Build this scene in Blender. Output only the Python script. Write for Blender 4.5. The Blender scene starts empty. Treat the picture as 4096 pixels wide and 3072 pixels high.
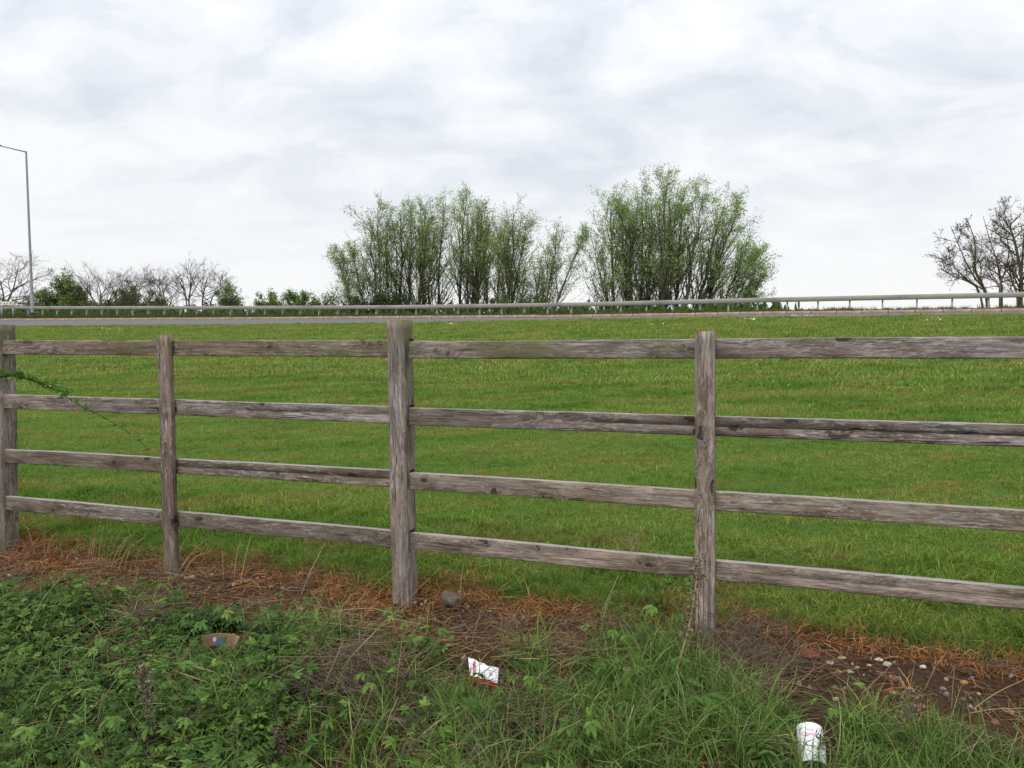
import bpy, math, random
import numpy as np
from math import sin, cos, radians, pi, atan2, sqrt
from mathutils import Matrix, Vector

random.seed(7)
rng = np.random.default_rng(7)
S = bpy.context.scene
COL = S.collection

# ------------------------------------------------------------------ camera
FPX = 3077.0; PITCH = radians(4.9); ROLL = 0.0155; EYE = 1.40
cf = np.array([0, cos(PITCH), -sin(PITCH)]); _u0 = np.array([0, sin(PITCH), cos(PITCH)]); _r0 = np.array([1., 0, 0])
cr = _r0*cos(ROLL) - _u0*sin(ROLL); cu = _u0*cos(ROLL) + _r0*sin(ROLL)
CAM = np.array([0, 0, EYE])
cd = bpy.data.cameras.new('camera'); cam = bpy.data.objects.new('camera', cd); COL.objects.link(cam)
cd.sensor_width = 36; cd.lens = 36*FPX/4096; cd.clip_start = .05; cd.clip_end = 12000
m = Matrix.Identity(4)
for i in range(3):
    m[i][0] = cr[i]; m[i][1] = cu[i]; m[i][2] = -cf[i]; m[i][3] = CAM[i]
cam.matrix_world = m
S.camera = cam

# ------------------------------------------------------------------ world: overcast sky
SUN_EL, SUN_ROT = radians(52), radians(205)
W = bpy.data.worlds.new('World'); S.world = W; W.use_nodes = True
nt = W.node_tree; N = nt.nodes; L = nt.links; N.clear()
def nd(tree, typ, **kw):
    n = tree.nodes.new(typ)
    for k, v in kw.items():
        if k.startswith('i_'):
            key = k[2:]; key = int(key) if key.isdigit() else key
            n.inputs[key].default_value = v
        else: setattr(n, k, v)
    return n
def math_(tree, op, a, b=None, clamp=False):
    n = nd(tree, 'ShaderNodeMath', operation=op, use_clamp=clamp)
    for i, v in enumerate((a, b)):
        if v is None: continue
        if isinstance(v, (int, float)): n.inputs[i].default_value = v
        else: tree.links.new(v, n.inputs[i])
    return n.outputs[0]
def ramp(tree, fac, stops, interp='LINEAR'):
    n = nd(tree, 'ShaderNodeValToRGB'); cr_ = n.color_ramp; cr_.interpolation = interp
    while len(cr_.elements) < len(stops): cr_.elements.new(.5)
    for e, (p, c) in zip(cr_.elements, stops):
        e.position = p; e.color = (*c, 1) if len(c) == 3 else c
    tree.links.new(fac, n.inputs[0]); return n.outputs[0]
def g3(v): return (v, v, v)
def mixc(tree, fac, a, b, mode='MIX'):
    n = nd(tree, 'ShaderNodeMix', data_type='RGBA', blend_type=mode)
    for idx, v in ((0, fac), (6, a), (7, b)):
        if isinstance(v, (int, float)): n.inputs[idx].default_value = v
        elif isinstance(v, tuple): n.inputs[idx].default_value = (*v, 1)
        else: tree.links.new(v, n.inputs[idx])
    return n.outputs[2]
tc = nd(nt, 'ShaderNodeTexCoord'); sep = nd(nt, 'ShaderNodeSeparateXYZ'); L.new(tc.outputs['Generated'], sep.inputs[0])
zz = math_(nt, 'MAXIMUM', sep.outputs[2], 0.0); den = math_(nt, 'ADD', zz, 0.30)
cmb = nd(nt, 'ShaderNodeCombineXYZ')
L.new(math_(nt, 'DIVIDE', sep.outputs[0], den), cmb.inputs[0]); L.new(math_(nt, 'DIVIDE', sep.outputs[1], den), cmb.inputs[1])
mp = nd(nt, 'ShaderNodeMapping'); L.new(cmb.outputs[0], mp.inputs[0]); mp.inputs['Location'].default_value = (3.1, 1.7, 0); mp.inputs['Scale'].default_value = (1.0, 1.25, 1)
n1 = nd(nt, 'ShaderNodeTexNoise', i_Scale=3.2, i_Detail=8.0, i_Roughness=.57, i_Distortion=.35); L.new(mp.outputs[0], n1.inputs['Vector'])
n2 = nd(nt, 'ShaderNodeTexNoise', i_Scale=.8, i_Detail=3.0, i_Roughness=.5); L.new(mp.outputs[0], n2.inputs['Vector'])
cl = math_(nt, 'ADD', math_(nt, 'MULTIPLY', n1.outputs[0], .76), math_(nt, 'MULTIPLY', n2.outputs[0], .24))
cloudcol = ramp(nt, cl, [(.35, (.525, .572, .638)), (.445, (.612, .647, .70)), (.52, (.692, .715, .75)), (.60, (.758, .766, .782))], 'EASE')
hor = ramp(nt, zz, [(0.0, g3(1)), (.08, g3(.75)), (.20, g3(.22)), (.40, g3(0))], 'EASE')
horf = nd(nt, 'ShaderNodeRGBToBW'); L.new(hor, horf.inputs[0])
cloudcol = mixc(nt, horf.outputs[0], cloudcol, (.785, .788, .797))
lift = math_(nt, 'ADD', 1.0, math_(nt, 'MULTIPLY', math_(nt, 'POWER', zz, 2.0), 1.0))   # an overcast sky grows brighter to the zenith
sky = nd(nt, 'ShaderNodeTexSky', sky_type='NISHITA', sun_disc=False, sun_elevation=SUN_EL, sun_rotation=SUN_ROT)
bg1 = nd(nt, 'ShaderNodeBackground', i_Strength=.08); L.new(sky.outputs[0], bg1.inputs[0])
bg2 = nd(nt, 'ShaderNodeBackground'); L.new(cloudcol, bg2.inputs[0]); L.new(lift, bg2.inputs[1])
mx = nd(nt, 'ShaderNodeMixShader', i_0=.95); L.new(bg1.outputs[0], mx.inputs[1]); L.new(bg2.outputs[0], mx.inputs[2])
wo = nd(nt, 'ShaderNodeOutputWorld'); L.new(mx.outputs[0], wo.inputs[0])

sl = bpy.data.lights.new('sun', 'SUN'); sl.energy = 1.5; sl.angle = radians(28); sl.color = (1, .97, .92)
so = bpy.data.objects.new('sun', sl); COL.objects.link(so)
sd = Vector((sin(SUN_ROT)*cos(SUN_EL), cos(SUN_ROT)*cos(SUN_EL), sin(SUN_EL)))
so.rotation_euler = (-sd).to_track_quat('-Z', 'Y').to_euler(); so.location = (0, 0, 30)
S.view_settings.view_transform = 'Standard'; S.view_settings.look = 'None'
S.view_settings.exposure = 0.32; S.view_settings.gamma = 1.0; S.view_settings.use_curve_mapping = False
S.render.film_transparent = False
try: S.cycles.max_bounces = 6; S.cycles.transparent_max_bounces = 8
except Exception: pass

# ------------------------------------------------------------------ geometry helpers
FA = radians(20.0)                                    # the fence runs at 20 degrees to the picture
FN = np.array([sin(FA), cos(FA)]); FT = np.array([cos(FA), -sin(FA)]); FQ = 3.32
def tq(t, q, z=0.0): return np.array([t*FT[0]+q*FN[0], t*FT[1]+q*FN[1], z])
def ray(x, y): return cf + cr*(x-2048)/FPX + cu*(1536-y)/FPX
def at_depth(x, y, d): return CAM + ray(x, y)*d
def on_q(x, y, q):
    d = ray(x, y); return CAM + d*(q/(d[0]*FN[0]+d[1]*FN[1]))

def vnoise(x, y, seed=0):
    x = np.asarray(x, float); y = np.asarray(y, float)
    xi = np.floor(x).astype(np.int64); yi = np.floor(y).astype(np.int64); fx = x-xi; fy = y-yi
    fx = fx*fx*(3-2*fx); fy = fy*fy*(3-2*fy)
    def h(a, b):
        v = np.sin(a*127.1 + b*311.7 + seed*74.7)*43758.5453
        return v-np.floor(v)
    return (h(xi, yi)*(1-fx)+h(xi+1, yi)*fx)*(1-fy)+(h(xi, yi+1)*(1-fx)+h(xi+1, yi+1)*fx)*fy
def fbm(x, y, seed=0, o=3):
    s = 0; a = .5
    for k in range(o): s = s+a*vnoise(x*2**k, y*2**k, seed+k); a *= .5
    return s/(1-.5**o)
def sstep(a, b, x):
    t = np.clip((x-a)/(b-a), 0, 1); return t*t*(3-2*t)

# guard rail arc (post j stands every 1.2 m), kerb and road follow it
TH0, KA = .30345, .0036990; RR = 1.2/KA
P0 = np.array([-33.06, 49.92])
CC = P0 - RR*np.array([sin(TH0), cos(TH0)])
def arc(j, rho):
    th = TH0+KA*np.asarray(j, float); r_ = RR-rho
    return CC[0]+r_*np.sin(th), CC[1]+r_*np.cos(th)
def to_arc(x, y):
    vx = x-CC[0]; vy = y-CC[1]
    return (np.arctan2(vx, vy)-TH0)/KA, RR-np.hypot(vx, vy)
JJ = [-10, 0, 8, 16, 24, 32, 40, 46, 60]
def railtop(j): return EYE+np.interp(j, JJ, [1.45, 1.27, 1.09, .91, .755, .68, .69, .67, .67])
def kerbz(j): return EYE+np.interp(j, JJ, [.44, .345, .25, .155, .075, -.015, -.02, -.055, -.08])
def crestz(j): return EYE-.04+np.interp(j, [-10, 1, 13, 24, 29, 35, 39, 42, 44, 60], [.10, .07, .01, -.06, -.07, -.035, -.025, -.06, -.05, -.05])
def railbase(j): return railtop(j)-.68
KR, RW = 1.4, 7.0
def roadz(j, rho):
    f = np.clip((KR+RW-rho)/RW, 0, 1); return (crestz(j)-.02)*(1-f)+kerbz(j)*f
def H(x, y):
    x = np.asarray(x, float); y = np.asarray(y, float)
    q = x*FN[0]+y*FN[1]; t = x*FT[0]+y*FT[1]
    j, rho = to_arc(x, y); jc = np.clip(j, -12, 62)
    bumps = (fbm(x*1.7, y*1.7, 3)-.5)*.07+(fbm(x*7, y*7, 9)-.5)*.022
    near = bumps*np.exp(-np.maximum(np.hypot(x, y)-9, 0)/4)+.03*np.exp(-((q-2.55)/.4)**2)-.035*np.exp(-((q-3.22)/.22)**2)
    a = np.maximum(q-3.40, 0); b = np.maximum(rho-(KR+RW), 0)
    f = a/(a+b+1e-6); g = f+.10*f*(1-f)
    lawn = crestz(jc)*g+near*np.clip(1-a/2, 0, 1)+(fbm(x*.5, y*.5, 21)-.5)*.05*np.clip(a/3, 0, 1)*np.clip(b/3, 0, 1)
    road = roadz(jc, rho)-.06
    kt = kerbz(jc)+.115
    vf = np.clip((KR-rho)/KR, 0, 1); verge = (kt-.05)*(1-vf)+railbase(jc)*vf+(fbm(x*2, y*2, 5)-.5)*.05
    o = np.maximum(-.7-rho, 0); verge = verge-np.minimum(o*.42, 3.0)-np.clip((o-7)*.02, 0, 2.0)
    z = np.where(q < 3.40, near, lawn)
    z = np.where((rho < KR+RW) & (q > 3.4), road, z)
    z = np.where((rho < KR-.28) & (q > 3.4), verge, z)
    return z
def gp(x, y, dz=0.0, it=8):
    """where the line of sight through photo pixel (x, y) meets the near ground"""
    d = ray(x, y); s = (0-EYE)/d[2]
    for _ in range(it):
        P = CAM+d*s; s = (float(H(P[0], P[1]))+dz-EYE)/d[2]
    return CAM+d*s

# ------------------------------------------------------------------ mesh helpers
def mesh_np(name, V, quads=None, tris=None, cols=None, mat=None, smooth=False):
    me = bpy.data.meshes.new(name)
    V = np.asarray(V, np.float32).reshape(-1, 3)
    q = np.zeros((0, 4), np.int32) if quads is None else np.asarray(quads, np.int32).reshape(-1, 4)
    t = np.zeros((0, 3), np.int32) if tris is None else np.asarray(tris, np.int32).reshape(-1, 3)
    me.vertices.add(len(V)); me.vertices.foreach_set('co', V.ravel())
    me.loops.add(q.size+t.size); me.loops.foreach_set('vertex_index', np.concatenate([q.ravel(), t.ravel()]))
    me.polygons.add(len(q)+len(t))
    st = np.concatenate([np.arange(len(q))*4, q.size+np.arange(len(t))*3]).astype(np.int32)
    me.polygons.foreach_set('loop_start', st)
    if smooth: me.polygons.foreach_set('use_smooth', np.ones(len(q)+len(t), bool))
    if cols is not None:
        ca = me.color_attributes.new('col', 'FLOAT_COLOR', 'POINT')
        c = np.ones((len(V), 4), np.float32); c[:, :3] = cols; ca.data.foreach_set('color', c.ravel())
    me.update(); me.validate()
    if mat: me.materials.append(mat)
    return me
class MB:
    def __init__(s): s.V = []; s.Q = []; s.T = []; s.C = []; s.n = 0
    def add(s, V, Q=None, T=None, c=(1, 1, 1)):
        V = np.asarray(V, float).reshape(-1, 3)
        if Q is not None and len(Q): s.Q.append(np.asarray(Q).reshape(-1, 4)+s.n)
        if T is not None and len(T): s.T.append(np.asarray(T).reshape(-1, 3)+s.n)
        c = np.asarray(c, float); s.C.append(np.broadcast_to(c, (len(V), 3)) if c.ndim == 1 else c)
        s.V.append(V); s.n += len(V); return s
    def box(s, lo, hi, c=(1, 1, 1), jit=0.0):
        x0, y0, z0 = lo; x1, y1, z1 = hi
        V = np.array([(x0,y0,z0),(x1,y0,z0),(x1,y1,z0),(x0,y1,z0),(x0,y0,z1),(x1,y0,z1),(x1,y1,z1),(x0,y1,z1)], float)
        if jit: V += rng.normal(0, jit, V.shape)
        return s.add(V, [(0,3,2,1),(4,5,6,7),(0,1,5,4),(1,2,6,5),(2,3,7,6),(3,0,4,7)], None, c)
    def mesh(s, name, mat=None, smooth=False):
        return mesh_np(name, np.concatenate(s.V), np.concatenate(s.Q) if s.Q else None, np.concatenate(s.T) if s.T else None, np.concatenate(s.C), mat, smooth)
def link(name, me, parent=None, loc=None, rot=None):
    o = bpy.data.objects.new(name, me); COL.objects.link(o)
    if parent: o.parent = parent
    if loc is not None: o.location = loc
    if rot is not None: o.rotation_euler = rot
    return o
def tag(o, label=None, cat=None, group=None, kind=None):
    if label: o['label'] = label
    if cat: o['category'] = cat
    if group: o['group'] = group
    if kind: o['kind'] = kind
    return o
def thing(name, label, cat, loc=(0, 0, 0), rot=(0, 0, 0), group=None):
    o = link(name, None, None, loc, rot); o.empty_display_size = .1
    return tag(o, label, cat, group)

def tubes(P, Rd, sides):
    """P (B,n,3), Rd (B,n) -> verts, quads"""
    B, n, _ = P.shape
    d = np.gradient(P, axis=1); d /= np.linalg.norm(d, axis=2, keepdims=True)+1e-9
    ref = np.where(np.abs(d[:, :1, 2:3]) > .8, np.array([1., 0, 0]), np.array([0, 0, 1.]))
    u = np.cross(d, np.broadcast_to(ref, d.shape)); u /= np.linalg.norm(u, axis=2, keepdims=True)+1e-9
    v = np.cross(d, u)
    a = np.arange(sides)*2*pi/sides
    ring = u[:, :, None, :]*np.cos(a)[None, None, :, None]+v[:, :, None, :]*np.sin(a)[None, None, :, None]
    V = (P[:, :, None, :]+ring*Rd[:, :, None, None]).reshape(-1, 3)
    idx = np.arange(B*n*sides).reshape(B, n, sides)
    nx = np.roll(idx, -1, axis=2)
    Q = np.stack([idx[:, :-1], nx[:, :-1], nx[:, 1:], idx[:, 1:]], -1).reshape(-1, 4)
    return V, Q
def tube1(pts, r0, r1, sides=5, sub=4):
    pts = np.asarray(pts, float)
    if sub > 1 and len(pts) > 2:                       # Catmull-Rom
        out = []; e = np.vstack([2*pts[0]-pts[1], pts, 2*pts[-1]-pts[-2]])
        for i in range(1, len(e)-2):
            p0, p1, p2, p3 = e[i-1:i+3]
            for k in range(sub):
                t = k/sub; out.append(.5*((2*p1)+(-p0+p2)*t+(2*p0-5*p1+4*p2-p3)*t*t+(-p0+3*p1-3*p2+p3)*t**3))
        out.append(pts[-1]); pts = np.array(out)
    rd = np.linspace(r0, r1, len(pts)) if np.isscalar(r0) else r0
    return tubes(pts[None], rd[None], sides)+(pts,)

# ------------------------------------------------------------------ materials
def newmat(name):
    mt = bpy.data.materials.new(name); mt.use_nodes = True
    t = mt.node_tree; b = t.nodes['Principled BSDF']; return mt, t, b
def simple(name, col, rough=.6, metal=0.0, var=.0, scale=20.0, bump=0.0, spec=.3):
    mt, t, b = newmat(name); b.inputs['Roughness'].default_value = rough; b.inputs['Metallic'].default_value = metal
    b.inputs['Specular IOR Level'].default_value = spec
    tcn = nd(t, 'ShaderNodeTexCoord'); n = nd(t, 'ShaderNodeTexNoise', i_Scale=scale, i_Detail=5.0, i_Roughness=.6)
    t.links.new(tcn.outputs['Object'], n.inputs['Vector'])
    lo = tuple(max(c*(1-var), 0) for c in col); hi = tuple(min(c*(1+var), 1) for c in col)
    t.links.new(ramp(t, n.outputs[0], [(.3, lo), (.7, hi)]), b.inputs['Base Color'])
    if bump:
        bn = nd(t, 'ShaderNodeBump', i_Strength=.6, i_Distance=bump); t.links.new(n.outputs[0], bn.inputs['Height']); t.links.new(bn.outputs[0], b.inputs['Normal'])
    return mt
def foliage(name, transl=.35, rough=.5, spec=.25, tint=None, patch=None):
    """colour from the 'col' attribute of each blade or leaf; slow variation over the ground"""
    mt, t, b = newmat(name); b.inputs['Roughness'].default_value = rough; b.inputs['Specular IOR Level'].default_value = spec
    a = nd(t, 'ShaderNodeAttribute', attribute_name='col'); col = a.outputs['Color']
    geo = nd(t, 'ShaderNodeNewGeometry')
    if patch == 'lawn':
        def nz(sc, det, lo, hi, off=0, sy=1.0):
            mpn = nd(t, 'ShaderNodeMapping'); mpn.inputs['Location'].default_value = (off, off*.7, 0); mpn.inputs['Scale'].default_value = (1, sy, 0)
            mpn.inputs['Rotation'].default_value = (0, 0, FA)
            t.links.new(geo.outputs['Position'], mpn.inputs[0])
            n = nd(t, 'ShaderNodeTexNoise', i_Scale=sc, i_Detail=det, i_Roughness=.6); t.links.new(mpn.outputs[0], n.inputs['Vector'])
            mr = nd(t, 'ShaderNodeMapRange', interpolation_type='SMOOTHSTEP', i_1=lo, i_2=hi); t.links.new(n.outputs[0], mr.inputs[0]); return mr.outputs[0]
        col = mixc(t, math_(t, 'MULTIPLY', nz(.42, 3, .42, .58, 4.0, 3.2), .9), col, mixc(t, 1.0, col, (1.55, 1.12, 1.5), 'MULTIPLY'))     # yellower stretches
        col = mixc(t, math_(t, 'MULTIPLY', nz(.9, 5, .535, .63, 11.0, 3.0), .72), col, (.34, .245, .085))   # thin straw-coloured patches
        col = mixc(t, math_(t, 'MULTIPLY', nz(.6, 4, .48, .60, 23.0, 3.0), .8), col, mixc(t, 1.0, col, (.55, .74, .6), 'MULTIPLY'))        # lush patches
    else:
        n = nd(t, 'ShaderNodeTexNoise', i_Scale=3.0, i_Detail=3.0); t.links.new(geo.outputs['Position'], n.inputs['Vector'])
        col = mixc(t, 1.0, col, ramp(t, n.outputs[0], [(.3, (.78, .80, .78)), (.7, (1.2, 1.16, 1.1))]), 'MULTIPLY')
    t.links.new(col, b.inputs['Base Color'])
    if transl:
        tr = nd(t, 'ShaderNodeBsdfTranslucent'); t.links.new(col, tr.inputs[0])
        mxs = nd(t, 'ShaderNodeMixShader', i_0=transl); out = t.nodes['Material Output']
        t.links.new(b.outputs[0], mxs.inputs[1]); t.links.new(tr.outputs[0], mxs.inputs[2]); t.links.new(mxs.outputs[0], out.inputs[0])
    return mt
M_LAWN = foliage('lawn_blades', .28, .7, .06, patch='lawn')
M_LEAF = foliage('leaves', .28, .6, .12)
M_TREELEAF = foliage('tree_leaves', .45, .6, .15)
M_STRAW = foliage('dry_straw', .12, .7, .15)
M_BARK = foliage('bark', 0, .9, .1)

def wood_mat(name, warm, ksc=(5.2, 0.0, 12.5)):
    mt, t, b = newmat(name); b.inputs['Roughness'].default_value = .85; b.inputs['Specular IOR Level'].default_value = .15
    tcn = nd(t, 'ShaderNodeTexCoord'); oi = nd(t, 'ShaderNodeObjectInfo')
    off = nd(t, 'ShaderNodeVectorMath', operation='MULTIPLY'); off.inputs[1].default_value = (37, 91, 53)
    cmbr = nd(t, 'ShaderNodeCombineXYZ')
    for i in range(3): t.links.new(oi.outputs['Random'], cmbr.inputs[i])
    t.links.new(cmbr.outputs[0], off.inputs[0])
    vec = nd(t, 'ShaderNodeVectorMath', operation='ADD'); t.links.new(tcn.outputs['Object'], vec.inputs[0]); t.links.new(off.outputs[0], vec.inputs[1])
    def mapped(sc):
        mpn = nd(t, 'ShaderNodeMapping'); mpn.inputs['Scale'].default_value = sc; t.links.new(vec.outputs[0], mpn.inputs[0]); return mpn.outputs[0]
    # knots: sparse cells along the board
    vor = nd(t, 'ShaderNodeTexVoronoi', i_Scale=1.0, i_Randomness=.9); kn = nd(t, 'ShaderNodeTexNoise', i_Scale=28.0, i_Detail=3.0); t.links.new(vec.outputs[0], kn.inputs['Vector'])
    ks = nd(t, 'ShaderNodeVectorMath', operation='MULTIPLY_ADD'); t.links.new(kn.outputs['Color'], ks.inputs[0]); ks.inputs[1].default_value = (.45, .45, .45); t.links.new(mapped(ksc), ks.inputs[2])
    t.links.new(ks.outputs[0], vor.inputs['Vector'])
    kd = vor.outputs['Distance']
    kpick = nd(t, 'ShaderNodeSeparateColor'); t.links.new(vor.outputs['Color'], kpick.inputs[0])
    on = math_(t, 'GREATER_THAN', kpick.outputs[0], .52)
    near = nd(t, 'ShaderNodeMapRange', interpolation_type='SMOOTHSTEP', i_1=.55, i_2=.05); t.links.new(kd, near.inputs[0])
    bend = math_(t, 'MULTIPLY', near.outputs[0], on)
    # grain, bent round the knots
    warp = nd(t, 'ShaderNodeCombineXYZ'); t.links.new(math_(t, 'MULTIPLY', bend, .028), warp.inputs[1]); t.links.new(math_(t, 'MULTIPLY', bend, .034), warp.inputs[2])
    wv = nd(t, 'ShaderNodeVectorMath', operation='ADD'); t.links.new(vec.outputs[0], wv.inputs[0]); t.links.new(warp.outputs[0], wv.inputs[1])
    def noise(src, sc, scale, det, rough=.6, dist=0.0):
        mpn = nd(t, 'ShaderNodeMapping'); mpn.inputs['Scale'].default_value = sc; t.links.new(src, mpn.inputs[0])
        n = nd(t, 'ShaderNodeTexNoise', i_Scale=scale, i_Detail=det, i_Roughness=rough, i_Distortion=dist); t.links.new(mpn.outputs[0], n.inputs['Vector']); return n.outputs[0]
    g1 = noise(wv.outputs[0], (5.5, 75, 75), 1.0, 6, .72, .45)
    g2 = noise(wv.outputs[0], (14, 170, 170), 1.0, 5, .75)
    bl = noise(wv.outputs[0], (2.6, 15, 15), 1.0, 6, .68, .8)
    bl2 = noise(vec.outputs[0], (1.6, 14, 14), 1.0, 5, .7)
    v = math_(t, 'ADD', math_(t, 'MULTIPLY', g1, .58), math_(t, 'MULTIPLY', g2, .42))
    k = 1.0
    grain = ramp(t, v, [(.36, g3(.40)), (.46, g3(.82)), (.54, g3(1.08)), (.66, g3(1.35))])
    tone = ramp(t, bl, [(.30, (.122, .100, .083)), (.45, (.196, .168, .147)), (.56, (.250, .224, .206)), (.70, (.355, .332, .315))])
    warmc = ramp(t, bl2, [(.40, (.86, .86, .88)), (.62, (1.08, .98, .90))])
    col = mixc(t, 1.0, mixc(t, 1.0, tone, warmc, 'MULTIPLY'), grain, 'MULTIPLY')
    rv = nd(t, 'ShaderNodeMapRange', i_3=.78, i_4=1.16); t.links.new(oi.outputs['Random'], rv.inputs[0])
    r2 = math_(t, 'FRACT', math_(t, 'MULTIPLY', oi.outputs['Random'], 7.3))
    col = mixc(t, 1.0, col, ramp(t, r2, [(0, (1.08, .97, .86)), (1, (.95, .98, 1.0))]), 'MULTIPLY'); vm = nd(t, 'ShaderNodeVectorMath', operation='SCALE'); t.links.new(col, vm.inputs[0]); t.links.new(rv.outputs[0], vm.inputs['Scale']); col = vm.outputs[0]
    # bleached, silvery runs
    mrs = nd(t, 'ShaderNodeMapRange', interpolation_type='SMOOTHSTEP', i_1=.52, i_2=.70); t.links.new(bl2, mrs.inputs[0])
    col = mixc(t, math_(t, 'MULTIPLY', mrs.outputs[0], .55), col, mixc(t, 1.0, col, (1.5, 1.52, 1.55), 'MULTIPLY'))
    def mr_(src, a, b_):
        n = nd(t, 'ShaderNodeMapRange', interpolation_type='SMOOTHSTEP', i_1=a, i_2=b_); t.links.new(src, n.inputs[0]); return n.outputs[0]
    # fine dark checks, dirt blotches and pale raised flakes
    col = mixc(t, math_(t, 'MULTIPLY', mr_(noise(wv.outputs[0], (4.5, 105, 105), 1.0, 3, .6, .6), .455, .415), .50), col, (.042, .032, .027))
    col = mixc(t, math_(t, 'MULTIPLY', mr_(noise(vec.outputs[0], (6, 17, 17), 1.0, 5, .75), .545, .62), .58), col, (.085, .062, .046))
    fl_ = math_(t, 'MULTIPLY', mr_(noise(wv.outputs[0], (15, 75, 75), 1.0, 5, .8, .4), .53, .565), mr_(noise(vec.outputs[0], (1.8, 8, 8), 1.0, 3, .6), .44, .56))
    col = mixc(t, math_(t, 'MULTIPLY', fl_, .55), col, (.43, .405, .395))
    # knots and their dark stain
    core = nd(t, 'ShaderNodeMapRange', interpolation_type='SMOOTHSTEP', i_1=.175, i_2=.12); t.links.new(kd, core.inputs[0])
    halo = nd(t, 'ShaderNodeMapRange', interpolation_type='SMOOTHSTEP', i_1=.55, i_2=.20); t.links.new(kd, halo.inputs[0])
    col = mixc(t, math_(t, 'MULTIPLY', math_(t, 'MULTIPLY', halo.outputs[0], on), .34), col, (.075, .052, .038))
    col = mixc(t, math_(t, 'MULTIPLY', math_(t, 'MULTIPLY', core.outputs[0], on), .85), col, (.026, .018, .014))
    # long drying cracks
    cn = noise(wv.outputs[0], (.8, 26, 26), 1.0, 2, .5, .3)
    ck = math_(t, 'ABSOLUTE', math_(t, 'SUBTRACT', cn, .5))
    ckm = nd(t, 'ShaderNodeMapRange', interpolation_type='SMOOTHSTEP', i_1=.012, i_2=.002); t.links.new(ck, ckm.inputs[0])
    brk = noise(vec.outputs[0], (1.7, 9, 9), 1.0, 2); brm = nd(t, 'ShaderNodeMapRange', interpolation_type='SMOOTHSTEP', i_1=.50, i_2=.60); t.links.new(brk, brm.inputs[0])
    crack = math_(t, 'MULTIPLY', ckm.outputs[0], brm.outputs[0])
    col = mixc(t, math_(t, 'MULTIPLY', crack, .8), col, (.025, .019, .015))
    # green algae where the board carries the 'col' attribute's green mark
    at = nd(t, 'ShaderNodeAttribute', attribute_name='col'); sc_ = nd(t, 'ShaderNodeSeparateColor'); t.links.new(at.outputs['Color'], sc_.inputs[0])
    al = noise(vec.outputs[0], (4, 10, 10), 1.0, 5, .7)
    alm = nd(t, 'ShaderNodeMapRange', interpolation_type='SMOOTHSTEP', i_1=.36, i_2=.60); t.links.new(al, alm.inputs[0])
    col = mixc(t, math_(t, 'MULTIPLY', alm.outputs[0], math_(t, 'MULTIPLY', sc_.outputs[1], .75)), col, (.135, .145, .052))
    # one bleached scratch mark in red channel
    col = mixc(t, sc_.outputs[0], col, (.70, .70, .68))
    col = mixc(t, math_(t, 'MULTIPLY', sc_.outputs[2], .55), col, mixc(t, g2, (.26, .24, .225), (.58, .56, .54)))   # paler top edge: weathering plus skylight painted into the colour
    t.links.new(col, b.inputs['Base Color'])
    hgt = math_(t, 'SUBTRACT', math_(t, 'ADD', math_(t, 'MULTIPLY', g1, .6), math_(t, 'MULTIPLY', g2, .5)), math_(t, 'MULTIPLY', crack, .8))
    bn = nd(t, 'ShaderNodeBump', i_Strength=1.0, i_Distance=.006); t.links.new(hgt, bn.inputs['Height']); t.links.new(bn.outputs[0], b.inputs['Normal'])
    return mt
M_WOOD = wood_mat('weathered_rail_wood', .02)
M_POST = wood_mat('weathered_post_wood', .0, (4.6, 11.5, 0.0))

# ------------------------------------------------------------------ ground sheet
def nonuni(a, b, step, far, n):
    core = np.arange(a, b+1e-6, step); g = (np.geomspace(1, 1+far, n)-1)
    return core, g
tcore = np.arange(-7.5, 5.5, .045); g = np.geomspace(.5, 6000, 40); tm = np.arange(.4, 60, .4)
tt = np.concatenate([-67.5-g[::-1], -7.5-tm[::-1], tcore, tcore[-1]+tm, tcore[-1]+60+g])
qcore = np.arange(1.0, 4.4, .035); qm = np.arange(4.4, 75, .3); qg = np.geomspace(.4, 6000, 40); qb = np.geomspace(.05, 3000, 35)
qq = np.concatenate([1.0-qb[::-1], qcore, qm, 75+qg])
TT, QQ = np.meshgrid(tt, qq, indexing='ij')
GX = TT*FT[0]+QQ*FN[0]; GY = TT*FT[1]+QQ*FN[1]; GZ = H(GX, GY)
nT, nQ = TT.shape; ii = np.arange(nT*nQ).reshape(nT, nQ)
GQ = np.stack([ii[:-1, :-1], ii[1:, :-1], ii[1:, 1:], ii[:-1, 1:]], -1).reshape(-1, 4)
mt, t, b = newmat('ground_soil_and_turf'); b.inputs['Roughness'].default_value = .95; b.inputs['Specular IOR Level'].default_value = .1
geo = nd(t, 'ShaderNodeNewGeometry'); dot = nd(t, 'ShaderNodeVectorMath', operation='DOT_PRODUCT'); dot.inputs[1].default_value = (FN[0], FN[1], 0)
t.links.new(geo.outputs['Position'], dot.inputs[0])
def gnoise(sc, det=4, rough=.6):
    n = nd(t, 'ShaderNodeTexNoise', i_Scale=sc, i_Detail=float(det), i_Roughness=rough); t.links.new(geo.outputs['Position'], n.inputs['Vector']); return n.outputs[0]
qv = math_(t, 'ADD', dot.outputs['Value'], math_(t, 'MULTIPLY', math_(t, 'SUBTRACT', gnoise(3.5), .5), .35))
soil = ramp(t, gnoise(38, 6, .7), [(.30, (.020, .011, .007)), (.46, (.055, .031, .019)), (.58, (.098, .058, .036)), (.72, (.17, .11, .072))])
soil = mixc(t, math_(t, 'MULTIPLY', ramp(t, gnoise(9, 4), [(.45, g3(0)), (.62, g3(1))]), .55), soil, (.125, .060, .026))
turf = ramp(t, gnoise(60, 5, .7), [(.3, (.055, .105, .014)), (.7, (.120, .195, .030))])
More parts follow.
